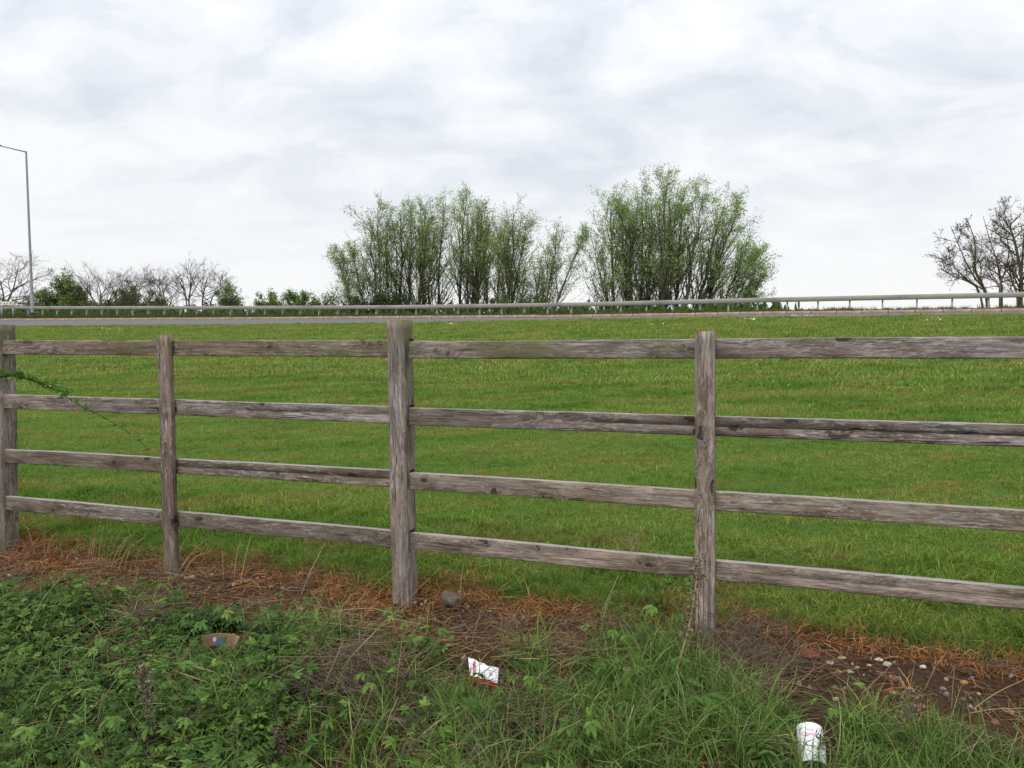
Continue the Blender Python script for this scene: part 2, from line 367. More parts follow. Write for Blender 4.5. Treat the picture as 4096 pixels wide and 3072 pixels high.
fq = nd(t, 'ShaderNodeMapRange', interpolation_type='SMOOTHSTEP', i_1=3.42, i_2=3.60); t.links.new(qv, fq.inputs[0])
col = mixc(t, fq.outputs[0], soil, turf)
t.links.new(col, b.inputs['Base Color'])
bn = nd(t, 'ShaderNodeBump', i_Strength=1.0, i_Distance=.03); t.links.new(gnoise(55, 6, .7), bn.inputs['Height']); t.links.new(bn.outputs[0], b.inputs['Normal'])
ground = link('ground', mesh_np('ground', np.stack([GX, GY, GZ], -1).reshape(-1, 3), GQ, mat=mt, smooth=True)); tag(ground, kind='structure')

# ------------------------------------------------------------------ road
jr = np.arange(-14, 64, 1.0); nr = 9
R_ = np.linspace(KR+RW+.25, KR, nr)
JG, RG = np.meshgrid(jr, R_, indexing='ij'); X_, Y_ = arc(JG, RG); Z_ = roadz(np.clip(JG, -12, 62), np.minimum(RG, KR+RW))
ii = np.arange(JG.size).reshape(JG.shape)
Q_ = np.stack([ii[:-1, :-1], ii[1:, :-1], ii[1:, 1:], ii[:-1, 1:]], -1).reshape(-1, 4)
M_ASPH = simple('asphalt', (.120, .112, .120), .9, var=.2, scale=3.0, bump=.004)
tag(link('road', mesh_np('road', np.stack([X_, Y_, Z_], -1).reshape(-1, 3), Q_, mat=M_ASPH)), kind='structure')

# ------------------------------------------------------------------ kerb of separate stones
M_KERB = simple('kerb_concrete', (.31, .225, .165), .9, var=.3, scale=5.0, bump=.004)
kerb = link('kerb', None); tag(kerb, kind='structure')
js = np.arange(-6, 54, .915/1.2*1.0)
kmeshes = []
for v in range(6):
    mb = MB(); Lh = .888/2
    prof = np.array([(-.0, -.06), (.012, .085), (.035, .118), (.125, .121), (.125, -.06)])
    prof = prof+rng.normal(0, .003, prof.shape)*np.array([1, 1])
    xs = np.array([-Lh, -Lh+.02, Lh-.02, Lh])
    V = []
    for k, xk in enumerate(xs):
        ins = .006 if k in (0, 3) else 0
        for (py, pz) in prof: V.append((xk, py+(ins if py < .06 else -ins), pz-(ins if pz > 0 else 0)))
    n = len(prof); Q = []
    for k in range(3):
        for a in range(n): Q.append((k*n+a, k*n+(a+1) % n, (k+1)*n+(a+1) % n, (k+1)*n+a))
    T = [(0, a, a+1) for a in range(1, n-1)]+[(3*n, 3*n+a+1, 3*n+a) for a in range(1, n-1)]
    mb.add(V, Q, T); kmeshes.append(mb.mesh('kerb_stone', M_KERB))
for k, jk in enumerate(js):
    x, y = arc(jk, KR); th = TH0+KA*jk; dz = float(kerbz(jk+.4)-kerbz(jk-.4))/.96
    o = link('kerb_stone', kmeshes[k % 6], kerb, (x, y, float(kerbz(jk))+rng.normal(0, .002)))
    o.rotation_euler = (rng.normal(0, .01), -math.atan(dz), -th+rng.normal(0, .003))

# ------------------------------------------------------------------ crash barrier
M_GALV = simple('galvanised_steel', (.27, .258, .225), .6, .12, var=.10, scale=2.5, spec=.4)
M_GALVP = simple('galvanised_post', (.40, .40, .36), .65, .1, var=.2, scale=6.0, spec=.4)
gr = thing('crash_barrier', 'long grey box-beam crash barrier on short posts along the far side of the road', 'barrier', (*arc(20, 0), float(railbase(20))))
gr_inv = Vector(gr.location)
pm = MB()
pm.box((-.030, -.055, -.4), (-.024, .055, .60)).box((-.030, -.056, -.4), (.030, -.050, .60)).box((-.030, .050, -.4), (.030, .056, .60))
pmesh = pm.mesh('post', M_GALVP)
for jp in range(-4, 54):
    x, y = arc(jp, -.08); zb = float(railbase(jp))
    o = link('post', pmesh, gr, Vector((x, y, zb))-gr_inv, (rng.normal(0, .012), rng.normal(0, .012), -(TH0+KA*jp)+(.5 if jp % 1 else 0)))
def beam_mesh(ja, jb):
    prof = np.array([(-.10, -.085), (-.10, .085), (-.085, .10), (-.0, .10), (.0, -.10), (-.085, -.10)])
    jx = np.linspace(ja, jb, 6); V = []
    for jv in jx:
        th = TH0+KA*jv; x, y = arc(jv, 0); zt = float(railtop(jv))
        for (py, pz) in prof: V.append((x+py*sin(th)-gr_inv.x, y+py*cos(th)-gr_inv.y, zt-.10+pz-gr_inv.z))
    n = len(prof); Q = []
    for k in range(5):
        for a in range(n): Q.append((k*n+a, k*n+(a+1) % n, (k+1)*n+(a+1) % n, (k+1)*n+a))
    T = [(0, a, a+1) for a in range(1, n-1)]+[(5*n, 5*n+a+1, 5*n+a) for a in range(1, n-1)]
    return mesh_np('rail_beam', V, Q, T, mat=M_GALV)
for ja in np.arange(-4.4, 53, 4.0): link('rail_beam', beam_mesh(ja+.001, ja+3.999), gr)

# ------------------------------------------------------------------ street lamp
M_LAMPP = simple('grey_lamp_column', (.27, .29, .31), .55, .3, var=.15, scale=4.0)
M_BLACK = simple('black_band', (.012, .012, .016), .5)
Pb = at_depth(131, 1263, 48.7); Pt = at_depth(100, 611, 48.7)
hL = float(Pt[2]-Pb[2])/cos(.045)
lp = thing('street_lamp', 'tall grey street lamp column with an arm reaching left over the road', 'street lamp', tuple(Pb))
V, Q, _ = tube1([(0, 0, -.3), (0, 0, 1.35), (0, 0, 1.36)], .115, .11, 12, 1); mb = MB().add(V, Q); link('base_section', mb.mesh('base_section', M_LAMPP, True), lp)
V, Q, _ = tube1([(0, 0, 1.3), (0, 0, hL*.5), (0, 0, hL)], .085, .055, 10, 1); mb = MB().add(V, Q); link('column', mb.mesh('column', M_LAMPP, True), lp)
V, Q, _ = tube1([(0, 0, .02), (0, 0, .19), (0, 0, .195)], .118, .117, 12, 1); link('black_band', MB().add(V, Q).mesh('black_band', M_BLACK, True), lp)
Pl = at_depth(4, 586, 47.3); rel = Pl-Pb; rel = rel-np.array([0, .045*rel[2], 0]); lp.rotation_euler = (-.045, 0, 0)
V, Q, _ = tube1([(0, 0, hL-.05), (rel[0]*.12, rel[1]*.12, hL-.05+(rel[2]-hL)*.2), tuple(rel)], .05, .03, 8, 4); link('arm', MB().add(V, Q).mesh('arm', M_LAMPP, True), lp)
e = rel/np.linalg.norm(rel*np.array([1, 1, 0])); ex = np.array([rel[0], rel[1], 0]); ex /= np.linalg.norm(ex); ey = np.array([-ex[1], ex[0], 0])
hd = MB(); prof = [(-.05, .04, .05), (.06, .10, .07), (.30, .15, .09), (.52, .13, .07), (.62, .05, .03)]; V = []
for (s_, w_, h_) in prof:
    for (a, c) in ((-1, -.35), (1, -.35), (.75, .6), (-.75, .6)):
        V.append(rel+ex*s_+ey*a*w_+np.array([0, 0, c*h_+s_*.12]))
Q = [(k*4+a, k*4+(a+1) % 4, k*4+4+(a+1) % 4, k*4+4+a) for k in range(4) for a in range(4)]+[(3, 2, 1, 0), (16, 17, 18, 19)]
link('lamp_head', hd.add(V, Q).mesh('lamp_head', simple('lamp_head_grey', (.16, .17, .18), .5)), lp)

# ------------------------------------------------------------------ street name sign
Pr = at_depth(63, 1217, 47.0); th = TH0
sg = thing('street_name_sign', 'cream street name plate on two grey posts in front of the barrier', 'sign', tuple(at_depth(24, 1262, 48.6)))
sc0 = np.array(sg.location); yaw = -.10
sg.rotation_euler = (0, 0, yaw)
zc_ = float(at_depth(24, 1217, 48.6)[2]-sc0[2])
M_SIGN = simple('cream_sign', (.74, .70, .58), .5, var=.04, scale=8); M_INK = simple('black_lettering', (.02, .018, .018), .5)
link('plate', MB().box((-.61, -.012, zc_-.155), (.61, .012, zc_+.155)).mesh('plate', M_SIGN), sg)
link('plate_edge', MB().box((-.62, .004, zc_-.165), (.62, .02, zc_+.165)).mesh('plate_edge', simple('plate_edge', (.2, .2, .2), .6)), sg)
for px in (-.31, .46):
    link('post', MB().box((px-.035, .02, -.12), (px+.035, .075, zc_-.0)).mesh('post', M_GALVP), sg)
def text_mesh(body, size, mat, bold=0.0):
    cu_ = bpy.data.curves.new('t', 'FONT'); cu_.body = body; cu_.size = size; cu_.align_x = 'LEFT'; cu_.extrude = .001; cu_.offset = bold
    ob = bpy.data.objects.new('t', cu_); COL.objects.link(ob); dg = bpy.context.evaluated_depsgraph_get()
    me = bpy.data.meshes.new_from_object(ob.evaluated_get(dg)); bpy.data.objects.remove(ob); me.materials.clear(); me.materials.append(mat); return me
def place_text(body, size, x0, x1, z, parent, y, mat, name='lettering', bold=.004):
    me = text_mesh(body, size, mat, bold); co = np.empty(len(me.vertices)*3, np.float32); me.vertices.foreach_get('co', co); co = co.reshape(-1, 3)
    w = co[:, 0].max()-co[:, 0].min(); co[:, 0] = x0+(co[:, 0]-co[:, 0].min())*(x1-x0)/w
    out = np.stack([co[:, 0], y-co[:, 2], z+co[:, 1]], -1); me.vertices.foreach_set('co', out.astype(np.float32).ravel()); me.update(); me.name = name
    return link(name, me, parent)
place_text('ON VALLEY WAY', .125, -.40, .56, zc_+.032, sg, -.0145, M_INK)
place_text('EAST', .125, -.14, .17, zc_-.120, sg, -.0145, M_INK)

# ------------------------------------------------------------------ post and rail fence
fence = thing('fence', 'weathered grey brown wooden post and rail fence with four rails crossing the whole view', 'fence', tuple(tq(-1.8, FQ, 0)))
f_org = Vector(fence.location)
LEAN = .045                                            # the ground here slopes up to the road: uprights lean back against it
fence.rotation_mode = 'QUATERNION'; fence.rotation_quaternion = Matrix.Rotation(-LEAN*cos(FA), 4, Vector((FT[0], FT[1], 0))).to_quaternion()
def plank(name, t0, t1, z0, z1, q_front, h, th, mat, green=None, groove=None, seed=0, marks=(), nseg=44):
    """a rail from t0 to t1 along the fence; z0,z1 = top edge at the two ends; local X runs along it"""
    r = np.random.default_rng(seed); Ln = t1-t0
    prof = [(0.001, .002), (0.0, .005), (0.0, .5*h-.004), (0.0, .5*h), (0.0, .5*h+.004), (0, h-.004), (.0012, h-.001), (.003, h), (th-.006, h), (th, h-.006), (th, .005), (th-.006, 0), (.006, 0)]
    prof = np.array(prof); n = len(prof); xs = np.linspace(0, Ln, nseg)
    wy = np.interp(xs, np.linspace(0, Ln, 8), r.normal(0, .0014, 8)); wz = np.interp(xs, np.linspace(0, Ln, 7), r.normal(0, .0010, 7)); wz[0] = wz[-1] = 0
    V = []; C = []
    rag = r.normal(0, .0007, (nseg, n, 2))
    for k, x in enumerate(xs):
        f = x/Ln; zt = z0+(z1-z0)*f
        for a, (py, pz) in enumerate(prof):
            y_ = py+wy[k]+rag[k, a, 0]*.7; z_ = zt-h+pz+wz[k]+rag[k, a, 1]*(1.3 if a in (0, 5, 6, 7) else .7)
            if groove and a == 3:
                y_ += .010*groove(f); z_ += r.normal(0, .0015)
            V.append((x, y_, z_-z0))
            gcol = green(f, pz/h) if green else 0
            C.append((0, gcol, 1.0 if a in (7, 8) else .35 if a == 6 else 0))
    Q = [(k*n+a, k*n+(a+1) % n, (k+1)*n+(a+1) % n, (k+1)*n+a) for k in range(nseg-1) for a in range(n)]
    Q = [(a, d, c, b_) for (a, b_, c, d) in Q]
    T = [(0, a, a+1) for a in range(1, n-1)]+[((nseg-1)*n, (nseg-1)*n+a+1, (nseg-1)*n+a) for a in range(1, n-1)]
    me = mesh_np(name, V, Q, T, C, mat)
    o = link(name, me, fence, Vector(tq(t0, q_front, z0))-f_org, (0, 0, -FA)); return o
TM = [-4.645, -1.817, 1.03]                             # main posts; bays A and B between them
bayA = dict(z=[(1.310, 1.301), (.979, .972), (.638, .650), (.344, .346)])
bayB = dict(z=[(1.295, 1.305), (.968, .969), (.644, .642), (.343, .341)])
QR = FQ+.012
gA = [lambda f, z: .9*np.exp(-((f-.43)/.09)**2)*(z > .3)+.9*np.exp(-((f-.85)/.12)**2)+.3*sstep(.93, 1, f)+.35*sstep(.06, 0, f), lambda f, z: .35*sstep(.07, 0, f), lambda f, z: .1, lambda f, z: .1]
gB = [lambda f, z: 1.0*np.exp(-((f-.22)/.11)**2)+.5*sstep(.05, 0, f)+.7*np.exp(-((f-.47)/.04)**2), lambda f, z: .45*sstep(.08, 0, f), lambda f, z: .15, lambda f, z: .1]
grv = {('B', 1): lambda f: 1.0*sstep(.30, .36, f), ('A', 2): lambda f: .8*sstep(.42, .5, f), ('B', 3): lambda f: .3*sstep(.6, .7, f), ('A', 1): lambda f: .5*sstep(.6, .75, f)}
for bay, t0, t1, B_, gg in (('A', TM[0]+.046, TM[1]-.02, bayA, gA), ('B', TM[1]+.047, TM[2]-.03, bayB, gB)):
    for k, (za, zb) in enumerate(B_['z']):
        h = .083+.003*((k*7+len(bay)) % 3)/2
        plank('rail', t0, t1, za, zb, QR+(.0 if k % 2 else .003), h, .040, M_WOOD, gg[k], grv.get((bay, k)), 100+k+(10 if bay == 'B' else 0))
# bays on to the left and right, outside the picture
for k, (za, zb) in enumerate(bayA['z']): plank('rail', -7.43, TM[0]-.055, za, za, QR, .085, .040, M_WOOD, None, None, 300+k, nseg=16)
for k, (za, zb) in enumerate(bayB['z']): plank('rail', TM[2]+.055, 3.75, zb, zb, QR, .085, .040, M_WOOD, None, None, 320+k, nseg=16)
def post(name, t_, q_, zb, zt, w, d, lean=0.0, green=None, seed=0, rnd=.008, dtop=0.0):
    r = np.random.default_rng(seed); Ln = zt-zb; ns = 40
    prof = np.array([(-w/2+rnd, 0), (0, -.0015), (w/2-rnd, 0), (w/2-rnd*.3, rnd*.3), (w/2, rnd), (w/2, d-.006), (w/2-.006, d), (-w/2+.006, d), (-w/2, d-.006), (-w/2, rnd), (-w/2+rnd*.3, rnd*.3)])
    n = len(prof); V = []; C = []; xs = np.linspace(0, Ln, ns)
    wa = np.interp(xs, np.linspace(0, Ln, 7), r.normal(0, .0018, 7))
    for k, x in enumerate(xs):
        for (pa, pb) in prof:
            V.append((x+(dtop*pa/w+r.normal(0, .0012) if k == ns-1 else 0), (pa+wa[k]+r.normal(0, .0009)), pb+r.normal(0, .0009)))
            C.append((0, green(x/Ln, pa/w) if green else 0, 0))
    Q = [(k*n+a, (k+1)*n+a, (k+1)*n+(a+1) % n, k*n+(a+1) % n) for k in range(ns-1) for a in range(n)]
    Q = [(a, d_, c, b_) for (a, b_, c, d_) in Q]
    # top: small fan with end grain dished
    V = list(V); C = list(C); V.append((Ln-.001, 0, d/2)); C.append((0, .3, 0)); c0 = len(V)-1; s0 = (ns-1)*n
    T = [(c0, s0+a, s0+(a+1) % n) for a in range(n)]
    me = mesh_np(name, V, Q, T, C, M_POST)
    o = bpy.data.objects.new(name, me); COL.objects.link(o); o.parent = fence
    # local X -> up, local Y -> -along the fence, local Z -> away from camera
    lean = lean-.0154; up = Vector((FT[0]*lean, FT[1]*lean, 1)).normalized(); ax = Vector((FT[0], FT[1], 0)); az = up.cross(ax).normalized(); ax = az.cross(up)
    mm = Matrix.Identity(4)
    for i in range(3):
        mm[i][0] = up[i]; mm[i][1] = ax[i]; mm[i][2] = az[i]
    mm.translation = Vector(tq(t_, q_, zb))-f_org
    o.matrix_local = mm; return o
gm = lambda f, w: .55*sstep(.25, .02, f)+.5*sstep(.12, .5, w)*sstep(.3, 1, f)+.4*sstep(.9, 1, f)
post('main_post', TM[0]+.0, FQ, -.35, 1.412, .098, .105, .03, lambda f, w: .75*sstep(.45, .1, f)+.75*sstep(.80, .9, f), 1, .010)
post('main_post', TM[1], FQ, -.35, 1.402, .095, .110, 0, gm, 2, .014, -.004)
post('main_post', TM[2], FQ, -.35, 1.400, .105, .105, 0, gm, 3, .01)
post('main_post', -7.49, FQ, -.35, 1.40, .105, .105, 0, gm, 4, .01)
post('main_post', 3.82, FQ, -.35, 1.40, .105, .105, 0, gm, 5, .01)
QP = FQ-.028
post('prick_post', -3.25, QP, -.35, 1.335, .082, .038, 0, lambda f, w: .3*sstep(.3, .1, f)+.25*sstep(.2, .5, w)*sstep(.75, .9, f), 6, .004)
post('prick_post', -.326, QP, -.35, 1.333, .083, .038, .004, lambda f, w: .15*sstep(.25, .1, f), 7, .004)
post('prick_post', -5.85, QP, -.35, 1.33, .075, .038, 0, None, 8, .004)
post('prick_post', 2.42, QP, -.35, 1.33, .075, .038, 0, None, 9, .004)
M_MORTISE_SHADE = simple('mortise_shadow_gap', (.018, .015, .012), .95)
for k, (za, zb) in enumerate(bayB['z']):                # near-black box stands for the shade in the mortise above each rail end
    x0 = TM[1]+.0485
    me = MB().box((0, .002, 0), (.003, .046, .014)).mesh('mortise_shade', M_MORTISE_SHADE)
    link('mortise_shade', me, fence, Vector(tq(x0, QR, za+.001))-f_org, (0, 0, -FA))

# ------------------------------------------------------------------ trees
def norm(v): return v/(np.linalg.norm(v, axis=-1, keepdims=True)+1e-9)
def grow(P, R, k, s0, s1, ang, lf, n, wander, up, r, rscale=.55, rmin=.004, spow=1.0):
    """children of a batch of branches; P (B,n0,3)"""
    B, n0, _ = P.shape; idx = np.repeat(np.arange(B), k)
    s = s0+(s1-s0)*r.random(B*k)**spow; x = s*(n0-1); i0 = np.minimum(x.astype(int), n0-2); fr = (x-i0)[:, None]
    base = P[idx, i0]*(1-fr)+P[idx, i0+1]*fr; tan = norm(P[idx, i0+1]-P[idx, i0])
    rb = R[idx, i0]*(1-fr[:, 0])+R[idx, i0+1]*fr[:, 0]
    rd = norm(np.cross(tan, r.normal(size=tan.shape)))
    a = (ang+r.normal(0, .16, B*k))[:, None]
    d = norm(np.cos(a)*tan+np.sin(a)*rd)
    plen = np.linalg.norm(np.diff(P, axis=1), axis=2).sum(1)[idx]
    ln = lf(s)*plen*(.7+.6*r.random(B*k))
    pts = [base]; st = (ln/(n-1))[:, None]
    for q in range(n-1):
        d = norm(d+r.normal(0, wander, d.shape)+np.array(up)); pts.append(pts[-1]+d*st)
    P2 = np.stack(pts, 1); r0 = np.maximum(rb*rscale, rmin)
    R2 = r0[:, None]*np.linspace(1, .35, n)[None]; return P2, np.maximum(R2, rmin*.7), s
def leaf_quads(base, axis, ln, wd, r, col, cv=.22, droop=.0):
    """rhombic leaves: base (N,3), axis (N,3)"""
    n = len(base); ax = norm(axis+r.normal(0, .45, axis.shape)+np.array([0, 0, -droop])); side = norm(np.cross(ax, r.normal(size=ax.shape)))
    L_ = (ln*(.65+.7*r.random(n)))[:, None]; W_ = (wd*(.65+.7*r.random(n)))[:, None]
    V = np.stack([base, base+ax*L_*.45+side*W_*.5, base+ax*L_, base+ax*L_*.45-side*W_*.5], 1).reshape(-1, 3)
    c = np.asarray(col)[None]*(1+cv*r.normal(size=(n, 1)))*(1+.08*r.normal(size=(n, 3)))
    return V, np.arange(4*n).reshape(-1, 4), np.clip(np.repeat(c, 4, 0), .004, 1)
def stem_path(b, t_, n, r, wob=.02, bow=0.0):
    s = np.linspace(0, 1, n)[:, None]; P = b+(t_-b)*s; ln = np.linalg.norm(t_-b)
    w = np.cumsum(r.normal(0, wob*ln/n**.5, (n, 3)), 0); w -= w[:1]; w = w-s*w[-1:]*.6
    w[:, 2] *= .3; P = P+w+np.sin(pi*s)*np.array([bow*ln, 0, 0]); return P
BARK = np.array([.072, .068, .050]); BARKD = np.array([.105, .086, .070])
def ground_base(u, depth):
    P = at_depth(u, 1267, depth); z = float(H(P[0], P[1])); return np.array([P[0], P[1], z-.1])
def willow(label, stems, depth, seed, group, leafcol=(.275, .365, .120), nl=18, spread=1.0, name='willow_tree'):
    r = np.random.default_rng(seed); ctr = ground_base(np.mean([s[0] for s in stems]), depth)
    root = thing(name, label, 'tree', tuple(ctr), group=group); lv = []; lq = []; lc = []; off = 0
    ex_ = [(b_+r.normal(0, 22), t_+r.normal(0, 38), y_+40+70*r.random()) for (b_, t_, y_) in stems[:1]]
    for si, (bu, tu, ty) in enumerate(list(stems)+ex_):
        dz = depth+r.normal(0, .8); b0 = ground_base(bu, dz); t0 = at_depth(tu, ty, dz+r.normal(0, .5)); hgt = t0[2]-b0[2]
        b0 = b0+(b0-t0)*np.array([1, 0, 0])*max(0, (EYE-b0[2])/max(t0[2]-EYE, 1))*.6
        P = stem_path(b0, t0, 14, r, .022)[None]; R0 = .012*hgt*(.8+.4*r.random()); R = (R0*np.linspace(1, .10, 14)**.9)[None]
        A, RA, s1 = grow(P, R, 27, .24, .98, .42, lambda s: (.32*(1-s)**.6+.08)*spread, 8, .11, (.02, 0, .08), r, .42, .007)
        B, RB, s2 = grow(A, RA, 8, .12, 1.0, .62, lambda s: .48*(1-.45*s), 5, .16, (.01, 0, .035), r, .45, .0035)
        sz = (t0[2]-ctr[2])/(np.percentile(B[..., 2], 99.7)-ctr[2]+.1)
        for arr in (P, A, B): arr[..., 2] = ctr[2]+(arr[..., 2]-ctr[2])*sz
        mb = MB()
        for (PP, RR_, sd_) in ((P, R, 7), (A, RA, 4), (B, RB, 3)):
            V, Q = tubes(PP, RR_, sd_); mb.add(V-ctr, Q, None, BARK*(1+.15*r.normal()))
        link('trunk', mb.mesh('trunk', M_BARK), root)
        n = int(len(B)*nl*(1.15 if si < len(stems) else .75)); bi = r.integers(0, len(B), n); f = r.random(n); x = f*(B.shape[1]-1); i0 = np.minimum(x.astype(int), 3); fr = (x-i0)[:, None]
        base = B[bi, i0]*(1-fr)+B[bi, i0+1]*fr; axd = norm(B[bi, i0+1]-B[bi, i0])
        # clumps: thin out some twigs so that the sky shows through
        hz = np.clip((base[:, 2]-ctr[2])/(t0[2]-ctr[2]), 0, 1); keep = (r.random(len(B))[bi] < .86) & (r.random(n) < .30+.70*sstep(.30, .60, hz)); base = base[keep]; axd = axd[keep]
        tone = (.8+.4*r.random(len(B)))[bi][keep]
        base = base+r.normal(0, .09, base.shape)
        V, Q, c = leaf_quads(base, axd, .120, .042, r, leafcol, .2, .2); c = c*np.repeat(tone, 4)[:, None]
        lv.append(V-ctr); lq.append(Q+off); lc.append(c); off += len(V)
    link('crown', mesh_np('crown', np.concatenate(lv), np.concatenate(lq), None, np.concatenate(lc), M_TREELEAF), root)
    return root
WG = 'willows in fresh leaf beyond the road'
willow('leftmost willow of the left clump, leaning well to the left', [(1432, 1345, 975), (1470, 1408, 955)], 52, 1, WG)
willow('left clump willow whose tall tip rises first from the left', [(1521, 1502, 768), (1560, 1548, 812)], 52, 2, WG)
willow('willow second tallest from the left in the left clump', [(1610, 1598, 800), (1640, 1632, 778)], 53, 3, WG)
willow('willow with a bushy head in the middle of the left clump', [(1665, 1705, 776), (1690, 1668, 830)], 52, 4, WG)
willow('slim upright willow just left of the tallest of the left clump', [(1745, 1783, 757)], 53, 5, WG)
willow('tallest willow of the left clump with a thick straight trunk', [(1838, 1858, 735), (1868, 1872, 810)], 52, 6, WG)
willow('willow just right of the tallest of the left clump', [(1908, 1928, 785), (1940, 1935, 860)], 52, 7, WG)
willow('rightmost willow of the left clump, spreading to the right', [(2010, 2050, 783), (2022, 2108, 850), (2030, 2010, 900)], 50, 8, WG, spread=1.1)
willow('thin low willow in the gap between the two clumps', [(2120, 2160, 985), (2090, 2105, 1030)], 49, 9, WG, nl=8)
willow('leaning willow with open crown beside the gap, left of the right clump', [(2180, 2228, 868), (2185, 2325, 905)], 48, 10, WG, nl=11)
GC = (.260, .365, .110)
willow('leftmost willow of the right clump, leaning to the left', [(2456, 2365, 885), (2462, 2448, 725)], 47, 11, WG, GC, spread=1.1)
willow('willow left of the two tallest in the right clump', [(2505, 2492, 775), (2520, 2530, 800)], 48, 12, WG, GC)
willow('one of the two tallest willows of the right clump, the left one', [(2565, 2572, 675), (2585, 2610, 760)], 47, 13, WG, GC)
willow('tallest willow of the right clump, the right of the pair', [(2640, 2658, 660), (2650, 2700, 760)], 47, 14, WG, GC)
willow('dense bushy willow right of the tallest in the right clump', [(2690, 2740, 710), (2716, 2816, 692)], 47, 15, WG, GC, spread=1.1)
willow('willow leaning right with a broad twin top in the right clump', [(2776, 2905, 738), (2792, 2950, 745)], 46, 16, WG, GC, spread=1.05)
willow('rightmost willow of the right clump, low and leaning far right', [(2850, 2992, 880), (2870, 3020, 965), (2930, 3030, 1060)], 46, 17, WG, GC, spread=1.1)

def bare(label, stems, depth, seed, group=None, k=(9, 7, 5), spread=1.0, twig=(.11, .08, .07), bud=0, wob=.05, col=BARKD, rk=.016, ang=.75, up=.05, name='bare_tree'):
    r = np.random.default_rng(seed); ctr = ground_base(stems[0][0][0], depth)
    root = thing(name, label, 'tree', tuple(ctr), group=group); bl = []
    for pts in stems:
        pts3 = [ground_base(pts[0][0], depth)]+[at_depth(x, y, depth+r.normal(0, .5)) for x, y in pts[1:]]
        pts3 = np.array(pts3); s = np.linspace(0, len(pts3)-1, 14); P = np.stack([np.interp(s, np.arange(len(pts3)), pts3[:, i]) for i in range(3)], -1)
        P = (P+np.cumsum(r.normal(0, wob*.4, P.shape), 0)*np.linspace(0, 1, 14)[:, None]*.5)[None]
        hgt = np.linalg.norm(pts3[-1]-pts3[0]); R = (rk*hgt*np.linspace(1, .14, 14)**.9)[None]
        A, RA, _ = grow(P, R, k[0], .22, .98, ang, lambda s: (.48*(1-s)**.6+.12)*spread, 9, .17, (0, 0, up), r, .6, .014)
        B, RB, _ = grow(A, RA, k[1], .18, 1.0, .75, lambda s: .55*(1-.5*s), 7, .20, (0, 0, up), r, .55, .0095)
        C_, RC, _ = grow(B, RB, k[2], .15, 1.0, .7, lambda s: .5*(1-.4*s), 5, .20, (0, 0, up*1.5), r, .5, .0044)
        ztop = float(at_depth(*min(pts[1:], key=lambda p: p[1]), depth)[2])
        sz = (ztop-ctr[2])/(np.percentile(C_[..., 2], 99.6)-ctr[2])
        for arr in (P, A, B, C_): arr[...] = ctr+(arr-ctr)*np.array([sqrt(sz), 1, sz])
        mb = MB()
        for (PP, RR_, sd_) in ((P, R, 7), (A, RA, 5), (B, RB, 3), (C_, RC, 3)):
            V, Q = tubes(PP, RR_, sd_); mb.add(V-ctr, Q, None, np.array(col)*(1+.12*r.normal()))
        link('trunk', mb.mesh('trunk', M_BARK), root)
        if bud: bl.append((C_, bud))
    if bl:
        lv = []; lq = []; lc = []; off = 0
        for C_, nb in bl:
            n = len(C_)*nb; bi = r.integers(0, len(C_), n); ti = r.integers(2, C_.shape[1], n)
            V, Q, c = leaf_quads(C_[bi, ti]+r.normal(0, .02, (n, 3)), norm(C_[bi, ti]-C_[bi, ti-1]), .085, .045, r, (.085, .075, .035), .25)
            lv.append(V-ctr); lq.append(Q+off); lc.append(c); off += len(V)
        link('crown', mesh_np('crown', np.concatenate(lv), np.concatenate(lq), None, np.concatenate(lc), M_TREELEAF), root)
    return root
BG = 'leafless trees beyond the road'
bare('dark leafless tree with low spreading boughs behind the street name sign', [[(14, 0), (16, 1180), (5, 1080), (-20, 990)], [(14, 0), (20, 1190), (55, 1110), (75, 992)], [(16, 0), (30, 1215), (120, 1195), (175, 1165)]], 60, 31, BG, (12, 9, 7), 1.0, ang=.85, up=.02, rk=.013)
bare('round-headed leafless tree with many stems, left of the plain gap', [[(402, 0), (380, 1150), (345, 1090), (330, 1055)], [(400, 0), (395, 1150), (392, 1080), (385, 1042)], [(402, 0), (425, 1150), (450, 1090), (465, 1045)], [(405, 0), (440, 1170), (490, 1110), (515, 1070)]], 60, 32, BG, (10, 7, 6), .95, rk=.010)
bare('slim leafless tree between the round-headed tree and the gap', [[(538, 0), (535, 1150), (545, 1065)], [(540, 0), (556, 1140), (566, 1085)]], 61, 33, BG, (12, 8, 6), .7, rk=.008)
bare('upright leafless tree with a drooping right side, second from the gap', [[(650, 0), (640, 1150), (610, 1075), (600, 1062)], [(652, 0), (655, 1140), (645, 1080), (640, 1055)], [(655, 0), (670, 1160), (690, 1100), (705, 1090)]], 61, 34, BG, (10, 7, 6), .75, rk=.009)
bare('pale leafless tree with a tall left stem standing alone at the gap', [[(762, 0), (752, 1140), (758, 1080), (760, 1008)], [(760, 0), (738, 1130), (722, 1060)], [(818, 0), (812, 1150), (822, 1090), (828, 1048)], [(822, 0), (850, 1140), (885, 1095), (905, 1078)]], 60, 35, BG, (11, 8, 6), .72, rk=.010, col=(.06, .052, .046))
RG_ = 'budding bare trees at the right edge'
bare('budding bare tree with trunk leaning left at the right edge', [[(3986, 0), (3950, 1165), (3905, 1120), (3860, 1040), (3800, 900)], [(3990, 0), (3915, 1125), (3865, 1085), (3815, 1040), (3785, 985)], [(3992, 0), (3940, 1150), (3895, 1060), (3900, 950), (3870, 860)]], 40, 36, RG_, (9, 8, 7), .47, bud=1, rk=.009, col=(.115, .088, .068))
